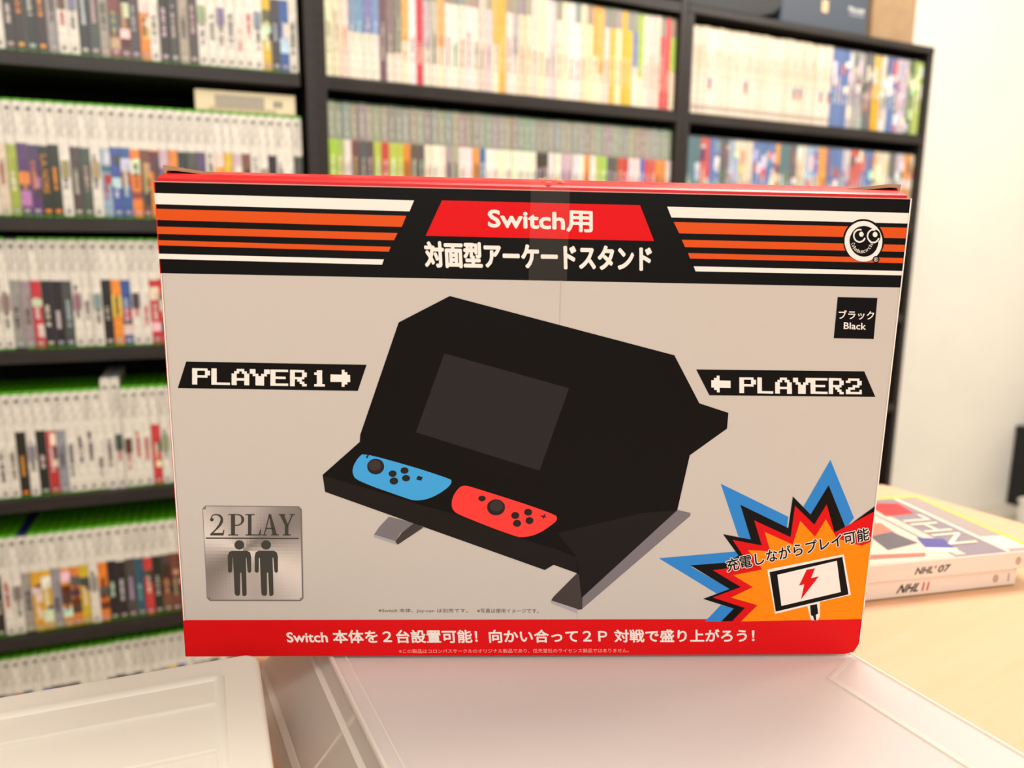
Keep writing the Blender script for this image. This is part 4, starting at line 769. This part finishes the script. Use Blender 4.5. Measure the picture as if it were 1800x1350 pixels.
# brushed metal picture plate, a sheen of many small printed patches
pl = [(13.4, 83.4), (62.9, 83.3), (62.2, 31.6), (12.9, 31.7)]; NP = 28
def pp(s, t):
    a = [pl[0][k]+(pl[1][k]-pl[0][k])*s for k in (0, 1)]; b = [pl[3][k]+(pl[2][k]-pl[3][k])*s for k in (0, 1)]; return (a[0]+(b[0]-a[0])*t, a[1]+(b[1]-a[1])*t)
ink(2, (120, 112, 108), [pp(.03, 0), pp(.97, 0), pp(1, .03), pp(1, .97), pp(.97, 1), pp(.03, 1), pp(0, .97), pp(0, .03)])
for i in range(NP):
    for j in range(NP):
        s, t = (i+.5)/NP, (j+.5)/NP
        if (i in (0, NP-1)) and (j in (0, NP-1)): continue
        an = math.atan2(t-.46, s-.4); v = .5+.5*math.cos(2*(an-.72)); v = .62*v+.38*(.5+.5*math.cos(4*(an-.3)))
        ink(3, (int(128+100*v), int(118+98*v), int(114+94*v)), [pp(max(.006, i/NP), max(.006, j/NP)), pp(min(.985, (i+1)/NP), max(.006, j/NP)), pp(min(.985, (i+1)/NP), min(.985, (j+1)/NP)), pp(max(.006, i/NP), min(.985, (j+1)/NP))])
for lv, c, s, Q, bold in TEXTS:
    o, a, b = (Vector(q) for q in Q); ex = a-o; ey = b-a
    def f(u, v, dx, dy): q = o+ex*u+ey*v; return ((q.x+dx)*.001, -.00005*lv, (q.y+dy)*.001)
    lettering(mb, s, f, INK[c], bold*.62)
# the round emblem's curved name
word = 'Columbuscircle'; cx, cy, rr = 337.7, 220.9, 5.6
for i, ch in enumerate(word):
    an = math.radians(197+(343-197)*i/(len(word)-1)); V, F = glyphs(ch); wch = .34 if ch in 'li' else .86; hch = 1.75 if ch in 'Cbl' else 1.3
    tx, ty = -math.sin(an), math.cos(an); nx, ny = -math.cos(an), -math.sin(an)
    mb.tris([((cx+rr*math.cos(an)+tx*wch*(u-.5)+nx*hch*v)*.001, -.00034, (cy+rr*1.06*math.sin(an)+ty*wch*(u-.5)+ny*hch*v)*.001) for u, v in V], F, INK['white'])
pr = mb.build('printed_front', m_print, BX, colors=True); pr.location = (0, -.00012, 0)
def flap(prof, x0, x1, name, m, th=.0016):
    mb = MB(); n = len(prof); k = 0
    mb.v = [(x0(i), y, z) for i, (y, z) in enumerate(prof)]+[(x1(i), y, z) for i, (y, z) in enumerate(prof)]+[(x0(i), y, z-th) for i, (y, z) in enumerate(prof)]+[(x1(i), y, z-th) for i, (y, z) in enumerate(prof)]
    for i in range(n-1): mb.f += [(i, n+i, n+i+1, i+1), (2*n+i+1, 3*n+i+1, 3*n+i, 2*n+i), (i+1, 2*n+i+1, 2*n+i, i), (n+i, 3*n+i, 3*n+i+1, n+i+1)]
    mb.f += [(0, 2*n, 3*n, n), (n-1, 2*n-1, 4*n-1, 3*n-1)]; mb.c = [(200, 20, 24)]*len(mb.f)
    return mb.build(name, m, BX)
pf = [(.0012, HB+.0012), (.003, HB+.0022), (.008, HB+.0038), (.018, HB+.0056), (.032, HB+.0066), (.0445, HB+.0066)]
flap(pf, lambda i: .0012+.00035*i, lambda i: WB-.0016-.0005*i, 'top_flap', m_red)
flap([(DB-y, z) for y, z in pf], lambda i: .0012+.0004*i, lambda i: WB-.0014-.0006*i, 'top_flap', m_red)
for sx in (0, 1):
    mb = MB(); X = (lambda x: WB-x) if sx else (lambda x: x)
    P = [(.0016, HB+.0012), (.0012, HB+.0078-.001*sx), (.008, HB+.0068), (.03, HB+.0040), (.03, HB+.0028), (.007, HB+.0052), (.003, HB+.0052)]
    mb.prism(P, .009, DB-.012, lambda u, v, h: (X(u), h, v)); mb.build('dust_flap', m_card, BX)
mb = MB(); x0, x1 = .1751, .1937; e = .0004
T = [(-.0006, HB-.050), (-.0006, HB), (.0010, HB+.0014+e), (.003, HB+.0022+e), (.008, HB+.0038+e), (.018, HB+.0056+e), (.032, HB+.0066+e), (.06, HB+.0066+e)]
for (ya, za), (yb, zb) in zip(T, T[1:]): mb.poly([(x0, ya, za), (x1, ya, za), (x1, yb, zb), (x0, yb, zb)])
mb.build('packing_tape', m_tape, BX)
mb = MB(); rg = random.Random(3)
for k in range(14):
    x = .180+.012*rg.random(); y = .003+.010*rg.random(); s = .0007+.0012*rg.random(); z = HB+.0022+(y-.003)*.26+.0012
    mb.poly([(x-s, y, z), (x, y-s*.7, z), (x+s*1.4, y, z+.0003), (x, y+s*.8, z+.0005)])
mb.build('torn_paper', mat('torn_tan_paper', (196, 150, 104), .8, .2), BX)
